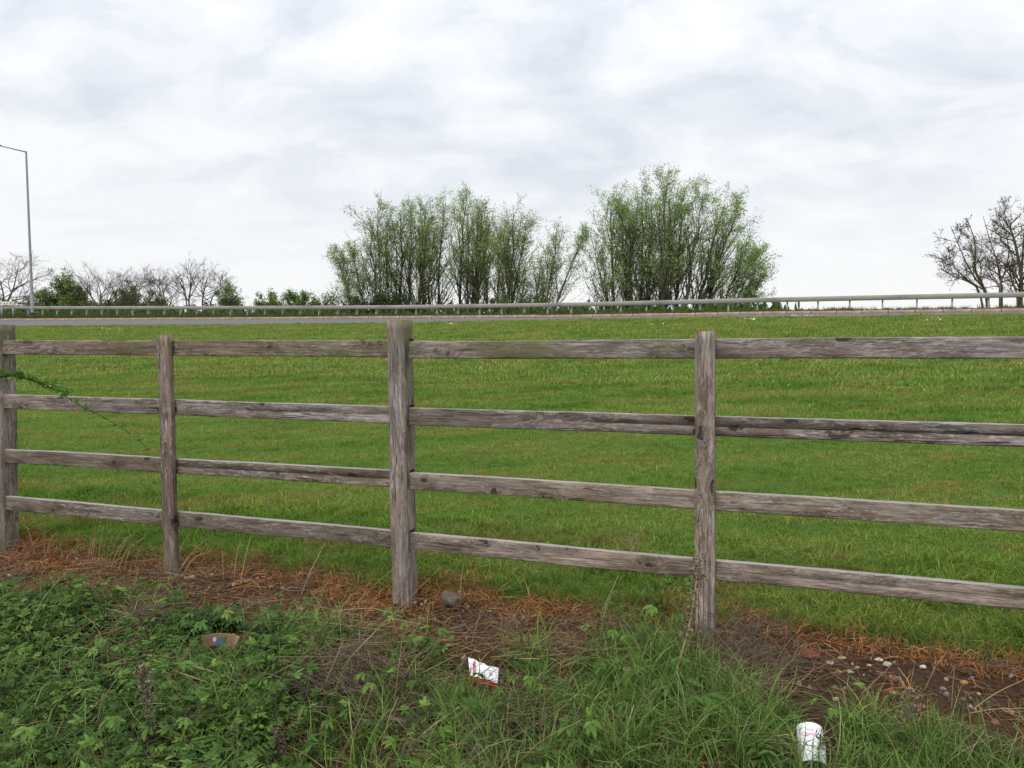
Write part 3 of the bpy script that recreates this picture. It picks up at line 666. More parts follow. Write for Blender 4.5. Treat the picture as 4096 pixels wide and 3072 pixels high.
bare('slender budding bare tree between its two neighbours at the right edge', [[(4009, 0), (4008, 1165), (3998, 1120), (3990, 1060), (3960, 980), (3935, 880)], [(4009, 0), (4000, 1125), (4020, 1090), (4040, 1000), (4005, 860)]], 40, 37, RG_, (9, 7, 7), .44, bud=1, rk=.008, col=(.115, .088, .068))
bare('tall dark bare tree cut by the right edge of the view', [[(4080, 0), (4080, 1160), (4088, 1080), (4096, 960), (4110, 820)], [(4080, 0), (4070, 1150), (4040, 1070), (4000, 1020)], [(4082, 0), (4090, 1060), (4060, 900), (4040, 830), (4085, 785)], [(4090, 0), (4110, 1100), (4160, 980), (4200, 820)]], 40, 38, RG_, (9, 8, 7), .49, bud=1, rk=.011, col=(.10, .078, .062))

def shrub(label, u0, u1, ytop, depth, seed, col, n_st=26, nl=16, dark=1.0, ragged=.25, group='shrubs beyond the road', leaf=.14, name='green_shrub'):
    r = np.random.default_rng(seed); uc = (u0+u1)/2; ctr = ground_base(uc, depth); hw = (u1-u0)/2*depth/FPX*1.25; nl = int(nl*1.7); n_st = int(n_st*1.25)
    root = thing(name, label, 'shrub', tuple(ctr), group=group); top = float(at_depth(uc, ytop, depth)[2]-ctr[2])
    Ps = []
    for i in range(n_st):
        a = r.random()*2*pi; rr = sqrt(r.random()); off = np.array([cos(a)*rr*hw*.95, sin(a)*rr*hw*.6, 0])
        h = top*(1-.45*rr**2)*(1-ragged*r.random()); Ps.append(stem_path(ctr+off*.45, ctr+off+np.array([0, 0, h]), 9, r, .06))
    P = np.array(Ps); R = .02*np.linspace(1, .25, 9)[None]*np.ones((n_st, 1))
    A, RA, _ = grow(P, R, 11, .12, 1.0, .7, lambda s: .30*(1-.6*s), 5, .2, (0, 0, .06), r, .6, .008)
    B, RB, _ = grow(A, RA, 4, .2, 1.0, .7, lambda s: .6, 4, .2, (0, 0, .04), r, .6, .006)
    mb = MB()
    for PP, RR_, sd_ in ((P, R, 4), (A, RA, 3), (B, RB, 3)):
        V, Q = tubes(PP, RR_, sd_); mb.add(V-ctr, Q, None, BARKD)
    link('stem', mb.mesh('stem', M_BARK), root)
    n = len(B)*nl; bi = r.integers(0, len(B), n); ti = r.integers(0, 4, n); tone = (.7+.6*r.random(len(P)))[bi//(11*4)]*(.85+.3*r.random(len(B)))[bi]
    V, Q, c = leaf_quads(B[bi, ti]+r.normal(0, .08, (n, 3)), r.normal(size=(n, 3)), leaf, leaf*.45, r, col, .2)
    link('foliage', mesh_np('foliage', V-ctr, Q, None, c*1.75*np.repeat(tone, 4)[:, None], M_TREELEAF), root); return root
shrub('pale green shrub right beside the street lamp', 128, 205, 1128, 59, 51, (.11, .155, .05), 14, 12)
shrub('broad green and brown shrub between lamp and round-headed bare tree', 195, 340, 1095, 60, 52, (.115, .15, .050), 30, 15)
shrub('dark olive bush under the round-headed bare tree', 430, 585, 1140, 62, 53, (.12, .175, .058), 32, 16)
shrub('dark bush under the drooping bare tree', 560, 700, 1160, 62, 54, (.115, .165, .058), 28, 15)
shrub('thin brownish bush below the broad shrub left of the bare trees', 300, 440, 1170, 61, 61, (.12, .16, .06), 24, 14)
shrub('green shrub right of the pale bare tree at the gap', 868, 968, 1132, 58, 55, (.10, .14, .048), 18, 13)
shrub('left low shrub of the hedge in the gap', 1004, 1129,1164, 55, 56, (.10, .15, .045), 18, 14)
shrub('middle low shrub of the hedge in the gap', 1091, 1219,1154, 55, 57, (.10, .15, .045), 20, 16)
shrub('right low shrub of the hedge in the gap', 1176, 1289,1157, 55, 58, (.095, .14, .045), 18, 15)
shrub('sparse low shrub with bare shoots left of the leaning willow', 1278, 1400, 1168, 52, 59, (.10, .13, .045), 20, 9)
shrub('dark evergreen bush at the foot of the left willows', 1345, 1520, 1185, 48, 60, (.036, .056, .020), 32, 19, ragged=.45)
shrub('darkest bush under the tall tip of the left clump', 1440, 1665, 1150, 48, 62, (.032, .050, .018), 36, 22, ragged=.45)
shrub('dark undergrowth bush at the feet of the right clump', 2500, 2640, 1185, 45, 63, (.045, .075, .025), 24, 16)
shrub('low undergrowth bush under the right end of the right clump', 2790, 3000, 1212, 44, 64, (.06, .09, .03), 26, 14)
shrub('low undergrowth shrub beneath the rightmost left willow', 1960, 2110, 1190, 47, 65, (.065, .095, .032), 20, 12)
shrub('low tangled shrub left of the gap beneath the pale bare tree', 690, 880, 1205, 58, 66, (.075, .085, .04), 24, 9)
shrub('tangled brown scrub behind the sign and the lamp', -40, 140, 1215, 57, 67, (.075, .09, .04), 22, 10)

# ------------------------------------------------------------------ scatter by geometry nodes (only for what nobody could count)
def proto_col(name, meshes):
    c = bpy.data.collections.new(name)
    for i, me in enumerate(meshes):
        o = bpy.data.objects.new('%s_%02d' % (name, i), me); c.objects.link(o)
    return c
def scatter(name, pts, meshes, scale, r, tilt=.12, label=None):
    pts = np.asarray(pts, np.float32); n = len(pts)
    me = bpy.data.meshes.new(name); me.vertices.add(n); me.vertices.foreach_set('co', pts.ravel())
    a = me.attributes.new('rot', 'FLOAT_VECTOR', 'POINT'); rot = np.stack([r.normal(0, tilt, n), r.normal(0, tilt, n), r.random(n)*2*pi], -1).astype(np.float32); a.data.foreach_set('vector', rot.ravel())
    a = me.attributes.new('scl', 'FLOAT', 'POINT'); a.data.foreach_set('value', np.asarray(scale, np.float32))
    a = me.attributes.new('idx', 'INT', 'POINT'); a.data.foreach_set('value', r.integers(0, len(meshes), n).astype(np.int32))
    o = link(name, me); tag(o, kind='stuff')
    ng = bpy.data.node_groups.new(name, 'GeometryNodeTree')
    ng.interface.new_socket('Geometry', in_out='INPUT', socket_type='NodeSocketGeometry'); ng.interface.new_socket('Geometry', in_out='OUTPUT', socket_type='NodeSocketGeometry')
    gi = ng.nodes.new('NodeGroupInput'); go = ng.nodes.new('NodeGroupOutput'); ip = ng.nodes.new('GeometryNodeInstanceOnPoints'); ci = ng.nodes.new('GeometryNodeCollectionInfo')
    m2p = ng.nodes.new('GeometryNodeMeshToPoints')
    ci.inputs['Collection'].default_value = proto_col(name+'_kit', meshes); ci.inputs['Separate Children'].default_value = True; ci.inputs['Reset Children'].default_value = True
    ip.inputs['Pick Instance'].default_value = True
    def att(nm, ty):
        x = ng.nodes.new('GeometryNodeInputNamedAttribute'); x.data_type = ty; x.inputs[0].default_value = nm; return x.outputs[0]
    e2r = ng.nodes.new('FunctionNodeEulerToRotation')
    l = ng.links.new
    l(gi.outputs[0], m2p.inputs[0]); l(m2p.outputs[0], ip.inputs['Points']); l(ci.outputs[0], ip.inputs['Instance'])
    l(att('rot', 'FLOAT_VECTOR'), e2r.inputs[0]); l(e2r.outputs[0], ip.inputs['Rotation']); l(att('scl', 'FLOAT'), ip.inputs['Scale']); l(att('idx', 'INT'), ip.inputs['Instance Index'])
    l(ip.outputs[0], go.inputs[0])
    md = o.modifiers.new('scatter', 'NODES'); md.node_group = ng; return o

def blades(r, n, rad, h, w, lean, cols, cv=.12, nseg=3, hv=.5, clump=0.0, flat=0.0):
    """one tuft: n ribbon blades"""
    mb = MB(); V = []; C = []; Q = []
    a0 = r.random(n)*2*pi; rr = rad*np.sqrt(r.random(n)); bx = np.cos(a0)*rr; by = np.sin(a0)*rr
    hh = h*(1-hv+2*hv*r.random(n)*.9); az = np.where(r.random(n) < clump, a0, r.random(n)*2*pi); ln = np.abs(lean*(.35+1.1*r.random(n)))
    ww = w*(.7+.6*r.random(n)); ci = r.integers(0, len(cols), n); cc = np.array(cols)[ci]*(1+cv*r.normal(size=(n, 1))); cc = np.clip(cc, .005, 1)
    s = np.linspace(0, 1, nseg+1)
    ca, sa = np.cos(az), np.sin(az); fa = az+pi/2+r.normal(0, .5, n); wx, wy = np.cos(fa), np.sin(fa)
    rows = []
    for k, sv in enumerate(s):
        th = ln*sv**1.3; dist = hh*sv
        hx = dist*np.sin(th)*.9+hh*ln*.08*sv; hz = dist*np.cos(th)*(1-flat)
        cx = bx+ca*hx; cy = by+sa*hx; cz = hz-.012
        wid = ww*(1.0 if k == 0 else (1-.10*k) if k < nseg else .12)*.5
        rows.append(np.stack([np.stack([cx-wx*wid, cy-wy*wid, cz], -1), np.stack([cx+wx*wid, cy+wy*wid, cz], -1)], 1))
    V = np.stack(rows, 1)                               # n, nseg+1, 2, 3
    idx = np.arange(n*(nseg+1)*2).reshape(n, nseg+1, 2)
    Q = np.stack([idx[:, :-1, 0], idx[:, :-1, 1], idx[:, 1:, 1], idx[:, 1:, 0]], -1).reshape(-1, 4)
    mb.add(V.reshape(-1, 3), Q, None, np.repeat(cc, (nseg+1)*2, 0)); return mb
rg = np.random.default_rng(11)
LG = [(.122, .228, .030), (.148, .258, .036), (.182, .285, .048), (.098, .192, .024), (.142, .252, .036), (.225, .290, .070)]
LGF = LG+[(.175, .285, .042), (.235, .29, .070)]
lawn_near = [blades(rg, 52, .055, .032, .0026, 1.0, LG, .2, 2).mesh('lawn_tuft', M_LAWN) for _ in range(7)]
lawn_far = [blades(rg, 34, .15, .060, .0085, .9, LGF, .2, 2).mesh('lawn_tuft', M_LAWN) for _ in range(6)]
lawn_long = [blades(rg, 26, .05, .075, .0036, 1.0, LG[:4], .15, 3).mesh('lawn_long_tuft', M_LAWN) for _ in range(5)]
def spread_pts(q0, q1, dens, tlim, r, jitter=None):
    """random points on the ground between two distances beyond the fence"""
    T0, T1 = tlim; n = int((q1-q0)*(T1-T0)*dens); q = q0+(q1-q0)*r.random(n); t_ = T0+(T1-T0)*r.random(n)
    x = t_*FT[0]+q*FN[0]; y = t_*FT[1]+q*FN[1]; return t_, q, x, y
def in_view(x, y, m=1.18): return np.abs(x) < (y*.6656*m+.6)
ptsN = []; scN = []
ed = lambda t_: 3.52+(vnoise(t_*1.9, t_*0+4, 2)-.5)*.22+(vnoise(t_*7, t_*0+9, 3)-.5)*.10
for (qa, qb_, dens, T) in ((3.38, 5.2, 420, (-7.5, 4.0)), (5.2, 7.5, 300, (-10, 4.5)), (7.5, 11.0, 190, (-15, 6))):
    t_, q, x, y = spread_pts(qa, qb_, dens, T, rg); k = in_view(x, y) & (q > ed(t_)); x = x[k]; y = y[k]
    ptsN.append(np.stack([x, y, H(x, y)], -1)); scN.append((.8+.5*rg.random(len(x)))*(1+.5*(qa > 7)))
scatter('lawn_grass_near', np.concatenate(ptsN), lawn_near, np.concatenate(scN), rg)
t_, q, x, y = spread_pts(3.4, 4.6, 110, (-7, 3.6), rg); k = in_view(x, y) & (q > ed(t_)-.02); x = x[k]; y = y[k]
scatter('lawn_edge_grass', np.stack([x, y, H(x, y)], -1), lawn_long, .8+.5*rg.random(len(x)), rg, .2)
n = 60000; th_ = TH0+KA*(-12+70*rg.random(n)); rho_ = KR+RW+.0+(rg.random(n)**.9)*22
x = CC[0]+(RR-rho_)*np.sin(th_); y = CC[1]+(RR-rho_)*np.cos(th_); q = x*FN[0]+y*FN[1]; k = in_view(x, y) & (q > 10.4) & (rho_ > KR+RW+.05+.2*vnoise(x*1.2, y*1.2, 8))
x = x[k]; y = y[k]; scatter('lawn_grass_far', np.stack([x, y, H(x, y)], -1), lawn_far, .8+.6*rg.random(len(x)), rg)
# verge beyond the kerb: rusty dead fringe, then green weeds round the barrier posts
rust = [blades(rg, 26, .12, .07, .008, 1.2, [(.20, .105, .038), (.15, .075, .03), (.22, .15, .06)], .15, 2).mesh('rusty_tuft', M_STRAW) for _ in range(4)]
weed = [blades(rg, 30, .16, .26, .016, .7, [(.07, .12, .03), (.09, .145, .035), (.05, .085, .025), (.12, .13, .05)], .18, 3).mesh('verge_tuft', M_LEAF) for _ in range(5)]
def verge_pts(n, ra, rb):
    j_ = -6+60*rg.random(n); rho = ra+(rb-ra)*rg.random(n); x, y = arc(j_, rho); return x, y, j_
x, y, j_ = verge_pts(9000, KR-.42, KR-.13); k = vnoise(x*1.5, y*1.5, 5) > .25; x = x[k]; y = y[k]
scatter('verge_dead_fringe', np.stack([x, y, np.maximum(H(x, y), kerbz(j_[k])+.09)], -1), rust, .7+.6*rg.random(len(x)), rg, .25)
x, y, j_ = verge_pts(11000, -2.6, KR-.45); k = (vnoise(x*.9, y*.9, 15)+.25*(j_ < 38)) > .38; x = x[k]; y = y[k]
scatter('verge_weeds', np.stack([x, y, H(x, y)], -1), weed, (.45+.75*rg.random(len(x)))*(.6+.4*(vnoise(x*.4, y*.4, 3))), rg, .15)

ru = np.random.default_rng(55)
def scrub_mb(r):
    n = 130; d = norm(r.normal(size=(n, 3))+np.array([0, 0, .5])); b_ = d*(.15+.75*r.random((n, 1)))*np.array([.55, .55, 1.0]); b_[:, 2] = np.abs(b_[:, 2])
    V, Q, c = leaf_quads(b_, d, .16, .07, r, (.085, .125, .042), .3); mb = MB().add(V, Q, None, c)
    P = np.stack([np.zeros((14, 3))+r.normal(0, .05, (14, 3))*[1, 1, 0], b_[:14]*.5, b_[:14]], 1); V, Q = tubes(P, np.full((14, 3), .008), 3); mb.add(V, Q, None, BARKD); return mb
P_scrub = [scrub_mb(ru).mesh('scrub_bit', M_TREELEAF) for _ in range(5)]
x, y, j_ = verge_pts(6500, -9, -1.2); k = (ru.random(len(x)) < np.where(j_ < 39.5, .85, .03)) & ((vnoise(x*.5, y*.5, 77) > .42) | (j_ < 39.5)); x = x[k]; y = y[k]; j_ = j_[k]
rho_ = to_arc(x, y)[1]; want = railbase(j_)+.10+.45*vnoise(x*.35, y*.35, 6)-H(x, y)
scatter('undergrowth', np.stack([x, y, H(x, y)], -1), P_scrub, np.clip(want*np.where(j_ < 39.5, 1.0, .5)*(.7+.5*ru.random(len(x))), .3, 4.5), ru, .2)

# ------------------------------------------------------------------ near verge: what grows, lies and withers on the camera's side
def proj_ground(x, y, z):
    d0 = x-CAM[0]; d1 = y-CAM[1]; d2 = z-CAM[2]; zc = d0*cf[0]+d1*cf[1]+d2*cf[2]
    return 2048+FPX*(d0*cr[0]+d1*cr[1]+d2*cr[2])/zc, 1536-FPX*(d0*cu[0]+d1*cu[1]+d2*cu[2])/zc, zc
def blob(u, v, L_):
    s = 0
    for (a, b_, ra, rb, w) in L_: s = s+w*np.exp(-((u-a)/ra)**2-((v-b_)/rb)**2)
    return s
EDU = [-400, 0, 500, 1000, 1400, 1700, 2000, 2400, 2700, 2900, 3100, 3600, 4096, 4600]
EDV = [2355, 2375, 2395, 2485, 2565, 2615, 2605, 2565, 2545, 2690, 2840, 2950, 3050, 3140]
def near_edge(u): return np.interp(u, EDU, EDV)
ITEMS = [(3262, 2958, 100, 88), (1930, 2705, 95, 70), (890, 2605, 125, 78)]       # litter stays uncovered
def clear(u, v, grow_=1.0):
    k = np.ones(len(u), bool)
    for (a, b_, ra, rb) in ITEMS: k &= ((u-a)/(ra*grow_))**2+((v-b_)/(rb*grow_))**2 > 1
    return k
def near_pts(dens, r, q0=1.15, q1=3.45):
    T0, T1 = -6.2, 3.6; n = int((q1-q0)*(T1-T0)*dens); q = q0+(q1-q0)*r.random(n); t_ = T0+(T1-T0)*r.random(n)
    x = t_*FT[0]+q*FN[0]; y = t_*FT[1]+q*FN[1]; k = (np.abs(x) < y*.6656*1.2+.35) & (y > 1.2); x = x[k]; y = y[k]; z = H(x, y); u, v, _ = proj_ground(x, y, z)
    return x, y, z, u, v, q[k]
def leaflet(ln, wd, fold, droop, n=6, serr=.14):
    V = []; Q = []
    for k in range(n+1):
        s = k/n; w = wd*.5*(sin(pi*min(s*.92+.06, 1))**.8)*(1+serr*(1 if k % 2 else -1)); w = .0006 if k == n else w
        x = ln*s; z = -droop*ln*s*s
        V += [(x, -w, z+fold*w), (x, 0, z), (x, w, z+fold*w)]
    for k in range(n):
        a = k*3; Q += [(a, a+1, a+4, a+3), (a+1, a+2, a+5, a+4)]
    return np.array(V), np.array(Q)
def rotz(V, a): c, s = cos(a), sin(a); return V@np.array([[c, s, 0], [-s, c, 0], [0, 0, 1]])
def roty(V, a): c, s = cos(a), sin(a); return V@np.array([[c, 0, -s], [0, 1, 0], [s, 0, c]])
def palmate(r, size, col, nl=5):
    mb = MB(); angs = np.linspace(-1.45, 1.45, nl) if nl > 3 else np.array([-.9, 0, .9])
    for a in angs:
        V, Q = leaflet(size*(1-.32*(abs(a)/1.45)**2)*(.9+.2*r.random()), size*.40, .35+.25*r.random(), .25+.4*r.random())
        V = roty(V, -.05+.3*r.normal()*.5); V = rotz(V, a+r.normal(0, .08)); mb.add(V, Q, None, np.clip(np.array(col)*(1+.12*r.normal())*(1+.05*r.normal(size=3)), .005, 1))
    return mb
def weed_mb(r, cols, nleaf=5, size=.034, h=.10):
    mb = MB()
    for i in range(nleaf):
        a = i*2.4+r.normal(0, .3); out = h*(.25+.75*r.random()); top = h*(.5+.6*r.random()); col = np.array(cols[r.integers(0, len(cols))])
        tip = np.array([cos(a)*out, sin(a)*out, top])
        V, Q, _ = tube1([(0, 0, -.01), tuple(tip*np.array([.35, .35, .7])), tuple(tip)], .0013, .0008, 3, 2); mb.add(V, Q, None, col*.9)
        p = palmate(r, size*(.75+.5*r.random()), col, 5 if r.random() < .75 else 3); V = np.concatenate(p.V); Q = np.concatenate(p.Q)
        V = roty(V, -.35+.3*r.normal()); V = rotz(V, a)+tip; mb.add(V, Q, None, np.concatenate(p.C))
    return mb
def feather_mb(r, cols, n=9, h=.12):
    mb = MB()
    for i in range(n):                                  # fronds with paired small leaflets
        a = r.random()*2*pi; L0 = h*(.6+.7*r.random()); el = .35+.8*r.random(); c = np.array(cols[r.integers(0, len(cols))])*(1+.12*r.normal())
        for k in range(1, 8):
            s = k/7; px = L0*s*cos(el)*(1+.1*s); pz = L0*s*sin(el)-.35*L0*s*s
            for sd in (-1, 1):
                ln = L0*.34*(1-.55*s)*(.8+.4*r.random()); V, Q = leaflet(ln, ln*.36, .3, .2, 3, .25)
                V = rotz(V, sd*(.9+.2*r.normal())); V = V+np.array([px, 0, pz]); V = rotz(V, a); mb.add(V, Q, None, np.clip(c*(1+.1*r.normal()), .005, 1))
    return mb
def straw_mb(r, n, l0, l1, rad, hz, cols, spread=.06, dirn=None, dv=.6):
    mb = MB()
    for i in range(n):
        ln = l0+(l1-l0)*r.random(); a = r.random()*2*pi if dirn is None else dirn+r.normal(0, dv); b_ = np.array([r.normal(0, spread), r.normal(0, spread), hz*r.random()])
        el = r.normal(0.05, .14); d = np.array([cos(a)*cos(el), sin(a)*cos(el), sin(el)]); bend = r.normal(0, .18); p2 = np.array([-sin(a), cos(a), r.normal(0, .3)])*bend*ln
        pts = [b_-d*ln/2, b_+p2*.5, b_+d*ln/2]
        V, Q, _ = tube1(pts, rad*(.7+.7*r.random()), rad*.5, 3, 2); mb.add(V, Q, None, np.clip(np.array(cols[r.integers(0, len(cols))])*(1+.18*r.normal()), .005, 1))
    return mb
rn = np.random.default_rng(77)
GRN = [(.062, .120, .027), (.082, .155, .034), (.112, .20, .043), (.045, .092, .025), (.15, .24, .055)]
GRN_D = [(.045, .090, .026), (.060, .115, .030), (.075, .135, .036)]
GRS = [(.090, .175, .032), (.125, .22, .042), (.16, .26, .060), (.20, .26, .09), (.070, .13, .028)]
OLV = [(.070, .105, .026), (.085, .12, .032), (.12, .12, .05), (.055, .09, .024)]
TAN = [(.27, .19, .10), (.18, .12, .07), (.34, .26, .155), (.13, .08, .05), (.095, .06, .042)]
GRY = [(.20, .155, .125), (.15, .11, .085), (.26, .21, .165), (.10, .07, .055)]
ORG = [(.36, .155, .052), (.29, .115, .040), (.41, .22, .090), (.20, .085, .036)]
P_weed = [weed_mb(rn, GRN, 6+i % 3, .0255, .085+.02*(i % 3)).mesh('weed', M_LEAF) for i in range(7)]
P_feath = [feather_mb(rn, GRN_D+GRN[:2], 9, .11).mesh('feathery_weed', M_LEAF) for i in range(5)]
P_long = [blades(rn, 20, .035, .21, .0046, .95, GRS, .18, 5, .5, .4).mesh('long_grass', M_LEAF) for i in range(6)]
P_fine = [blades(rn, 30, .05, .16, .0026, .9, OLV[:2]+GRS+GRS[1:3], .18, 4, .5).mesh('fine_grass', M_LEAF) for i in range(6)]
P_straw = [straw_mb(rn, 13, .10, .34, .0013, .045, TAN, .07).mesh('straw', M_STRAW) for i in range(7)]
P_gstraw = [straw_mb(rn, 22, .06, .22, .0011, .06, GRY+TAN[1:2], .05).mesh('grey_straw', M_STRAW) for i in range(6)]
P_orange = [blades(rn, 36, .06, .075, .0028, 1.8, ORG, .2, 3, .5, 0, .45).mesh('dead_tuft', M_STRAW) for i in range(6)]
P_litter = [straw_mb(rn, 12, .03, .10, .0012, .01, ORG+ORG+TAN[1:], .05).mesh('litter', M_STRAW) for i in range(5)]
def put(name, P, dens, w, r, sc=(.7, 1.35), tilt=.15, dz=0.0, clr=1.0, q0=1.15, q1=3.45, zf=None):
    x, y, z, u, v, q = near_pts(dens, r, q0, q1); ww = w(u, v, x, y); k = (r.random(len(x)) < ww) & clear(u, v, clr)
    x, y, z, u, v = x[k], y[k], z[k], u[k], v[k]
    if zf is not None: z = z+zf(u, v)*r.random(len(z))
    return scatter(name, np.stack([x, y, z+dz], -1), P, sc[0]+(sc[1]-sc[0])*r.random(len(x)), r, tilt)
def veg(u, v, off): return sstep(-30, 50, v-near_edge(u)-off)
SOILB = [(430, 2690, 230, 50, .95), (930, 2650, 110, 26, .6), (1950, 2790, 170, 60, .9), (2330, 2640, 140, 45, .7), (1300, 2820, 200, 60, .55), (700, 2880, 120, 25, .3), (1420, 2740, 160, 60, .6), (3000, 2700, 160, 90, .8), (620, 2500, 60, 70, .7), (2150, 2960, 120, 40, .4), (120, 2590, 70, 30, .7)]
put('leafy_weeds', P_weed, 260, lambda u, v, x, y: veg(u, v, 40)*np.clip((.85-sstep(900, 1500, u)*.74-sstep(2650, 3000, u)*.2)*sstep(.20, .55, vnoise(x*4.5, y*4.5, 4))*1.4-blob(u, v, SOILB), 0, 1), rn, clr=1.35)
put('feathery_ground_cover', P_feath, 300, lambda u, v, x, y: veg(u, v, 20)*np.clip((1.45-sstep(700, 1500, u)*1.2)*(1-sstep(2800, 2950, v)*.4)*(vnoise(x*2.2, y*2.2, 8)*1.7)-blob(u, v, SOILB)*1.1, 0, 1), rn)
TUFTS = [(1270, 2565, 130, 70, 1.6), (1160, 2520, 80, 60, .8), (3180, 3075, 60, 40, 1.0), (3330, 3075, 60, 45, 1.0), (3255, 3090, 60, 30, 1.2), (2080, 2560, 130, 60, .8), (780, 2720, 130, 60, .6), (3450, 3010, 600, 80, .75), (3950, 3030, 300, 90, 1.1), (3050, 2990, 130, 110, .9), (2750, 2960, 160, 100, .5), (1830, 3010, 120, 60, .7), (100, 2950, 140, 120, .5), (450, 2420, 90, 50, .4), (3650, 2950, 200, 80, .7), (2600, 3040, 300, 40, .5)]
put('long_green_grass', P_long, 560, lambda u, v, x, y: veg(u, v, 0)*np.clip(.04+.09*sstep(1200, 1800, u)+.62*blob(u, v, TUFTS)-.25*blob(u, v, SOILB), 0, 1), rn, (.45, 1.0), .2, clr=1.5)
FINE = [(2800, 2700, 230, 200, .9), (2500, 2880, 250, 150, .6), (1500, 2700, 250, 160, .35), (1830, 2990, 130, 80, .8), (2250, 2540, 250, 60, .6), (3300, 2900, 400, 90, .5), (900, 2900, 500, 120, .25), (3900, 3000, 300, 80, .5)]
put('fine_olive_grass', P_fine, 300, lambda u, v, x, y: veg(u, v, 15)*np.clip(.10+.17*sstep(1300, 1900, u)+.8*blob(u, v, FINE)-.4*blob(u, v, SOILB), 0, 1), rn, (.6, 1.25), .2, clr=1.2)
STR = [(1400, 2760, 210, 100, 1.0), (1250, 2880, 200, 60, .5), (600, 2520, 60, 80, .8), (450, 2690, 230, 45, .8), (1450, 2640, 150, 70, .4), (1950, 2850, 200, 110, .7), (950, 2640, 120, 30, .7), (700, 2830, 160, 40, .4), (3150, 2740, 260, 60, .40), (2350, 2660, 160, 60, .6), (2900, 2650, 140, 110, .4), (300, 2290, 350, 40, .35), (1000, 2330, 300, 40, .2)]
mound = lambda u, v: .075*np.clip(blob(u, v, [(1400, 2760, 210, 90, 1), (600, 2520, 55, 70, 1.2), (1250, 2880, 150, 50, .6)]), 0, 1.2)
put('dry_straw', P_straw, 300, lambda u, v, x, y: sstep(-180, 20, v-near_edge(u))*np.clip(.05+.85*blob(u, v, STR)-.10*sstep(3200, 3400, u), 0, 1), rn, (.6, 1.3), .12, .008, 1.0, 1.15, 3.5, lambda u, v: .05+mound(u, v))
put('grey_matted_stems', P_gstraw, 260, lambda u, v, x, y: np.clip(blob(u, v, [(3000, 2690, 130, 110, 1.1), (2850, 2560, 70, 60, .4), (1380, 2800, 170, 70, .8), (610, 2510, 50, 70, 1.0), (1650, 2900, 120, 60, .4), (2200, 2960, 160, 60, .4), (120, 2590, 40, 25, .9)])+.02, 0, 1), rn, (.7, 1.3), .3, .01, 1.0, 1.15, 3.45, lambda u, v: .05+mound(u, v))
def orange_w(u, v, x, y):
    q = x*FN[0]+y*FN[1]; t_ = x*FT[0]+y*FT[1]; e = ed(t_)
    band = np.exp(-((q-e+.06)/(.10-.045*sstep(2950, 3250, u)))**2)*(.50+.9*sstep(.30, .55, vnoise(t_*1.6, q*2+7, 17)))
    low = .75*sstep(.5, .75, vnoise(t_*2.4, q*4, 19))*np.exp(-((q-e+.26)/.14)**2)*(1-.7*sstep(2700, 3100, u))
    return np.clip(band+low+.8*blob(u, v, [(1500, 2470, 220, 40, .9), (250, 2240, 300, 35, .8)]), 0, 1)*sstep(80, -20, v-near_edge(u)-40)
put('dead_orange_grass', P_orange, 620, orange_w, rn, (.6, 1.35), .35, -.004, 1.0, 2.7, 3.8)
put('dead_litter', P_litter, 520, lambda u, v, x, y: (.45-.34*sstep(2950, 3200, u))*(.35+.9*vnoise(x*4, y*4, 31)), rn, (.6, 1.4), .1, .004, 1.0, 1.15, 3.6)
# fine gravel in the bare soil
import bmesh
def pebble_mesh(name, r, sub, sx, sy, sz, rough, mat):
    bm = bmesh.new(); bmesh.ops.create_icosphere(bm, subdivisions=sub, radius=1.0)
    off = r.random(3)*50
    for vtx in bm.verts:
        c = np.array(vtx.co); k = 1+rough*(2*fbm(c[0]*1.6+off[0]+c[2]*1.1, c[1]*1.6+off[1]-c[2]*.8, 3, 3)-1); c = c*k
        c = np.sign(c)*np.abs(c)**.85; vtx.co = (c[0]*sx, c[1]*sy, c[2]*sz)
    me = bpy.data.meshes.new(name); bm.to_mesh(me); bm.free(); me.materials.append(mat)
    if sub > 3: me.polygons.foreach_set('use_smooth', np.ones(len(me.polygons), bool))
    return me
M_PEB = [simple('pebble_%s' % nme, c, .85, var=.25, scale=60, bump=.001) for nme, c in (('tan', (.26, .19, .13)), ('pale', (.30, .26, .20)), ('grey', (.17, .15, .14)), ('brown', (.14, .09, .06)))]
P_peb = [pebble_mesh('gravel_bit', rn, 1, .007, .006, .005, .4, M_PEB[i % 4]) for i in range(8)]
put('gravel', P_peb, 200, lambda u, v, x, y: np.exp(-(((x*FN[0]+y*FN[1])-3.18)/.22)**2)*(.5+.5*vnoise(x*5, y*5, 12)), rn, (.5, 2.0), 1.0, .003, 1.0, 2.6, 3.6)

M_CLOD = simple('soil_clod', (.060, .036, .023), .95, var=.5, scale=25, bump=.003)
P_clod = [pebble_mesh('soil_crumb', rn, 1, .011, .010, .007, .6, M_CLOD) for i in range(6)]
put('soil_crumbs', P_clod, 1500, lambda u, v, x, y: np.exp(-(((x*FN[0]+y*FN[1])-3.15)/.26)**4)*(.25+.75*vnoise(x*3.5, y*3.5, 44)), rn, (.3, 1.5), 1.0, .0, 1.0, 2.5, 3.6)

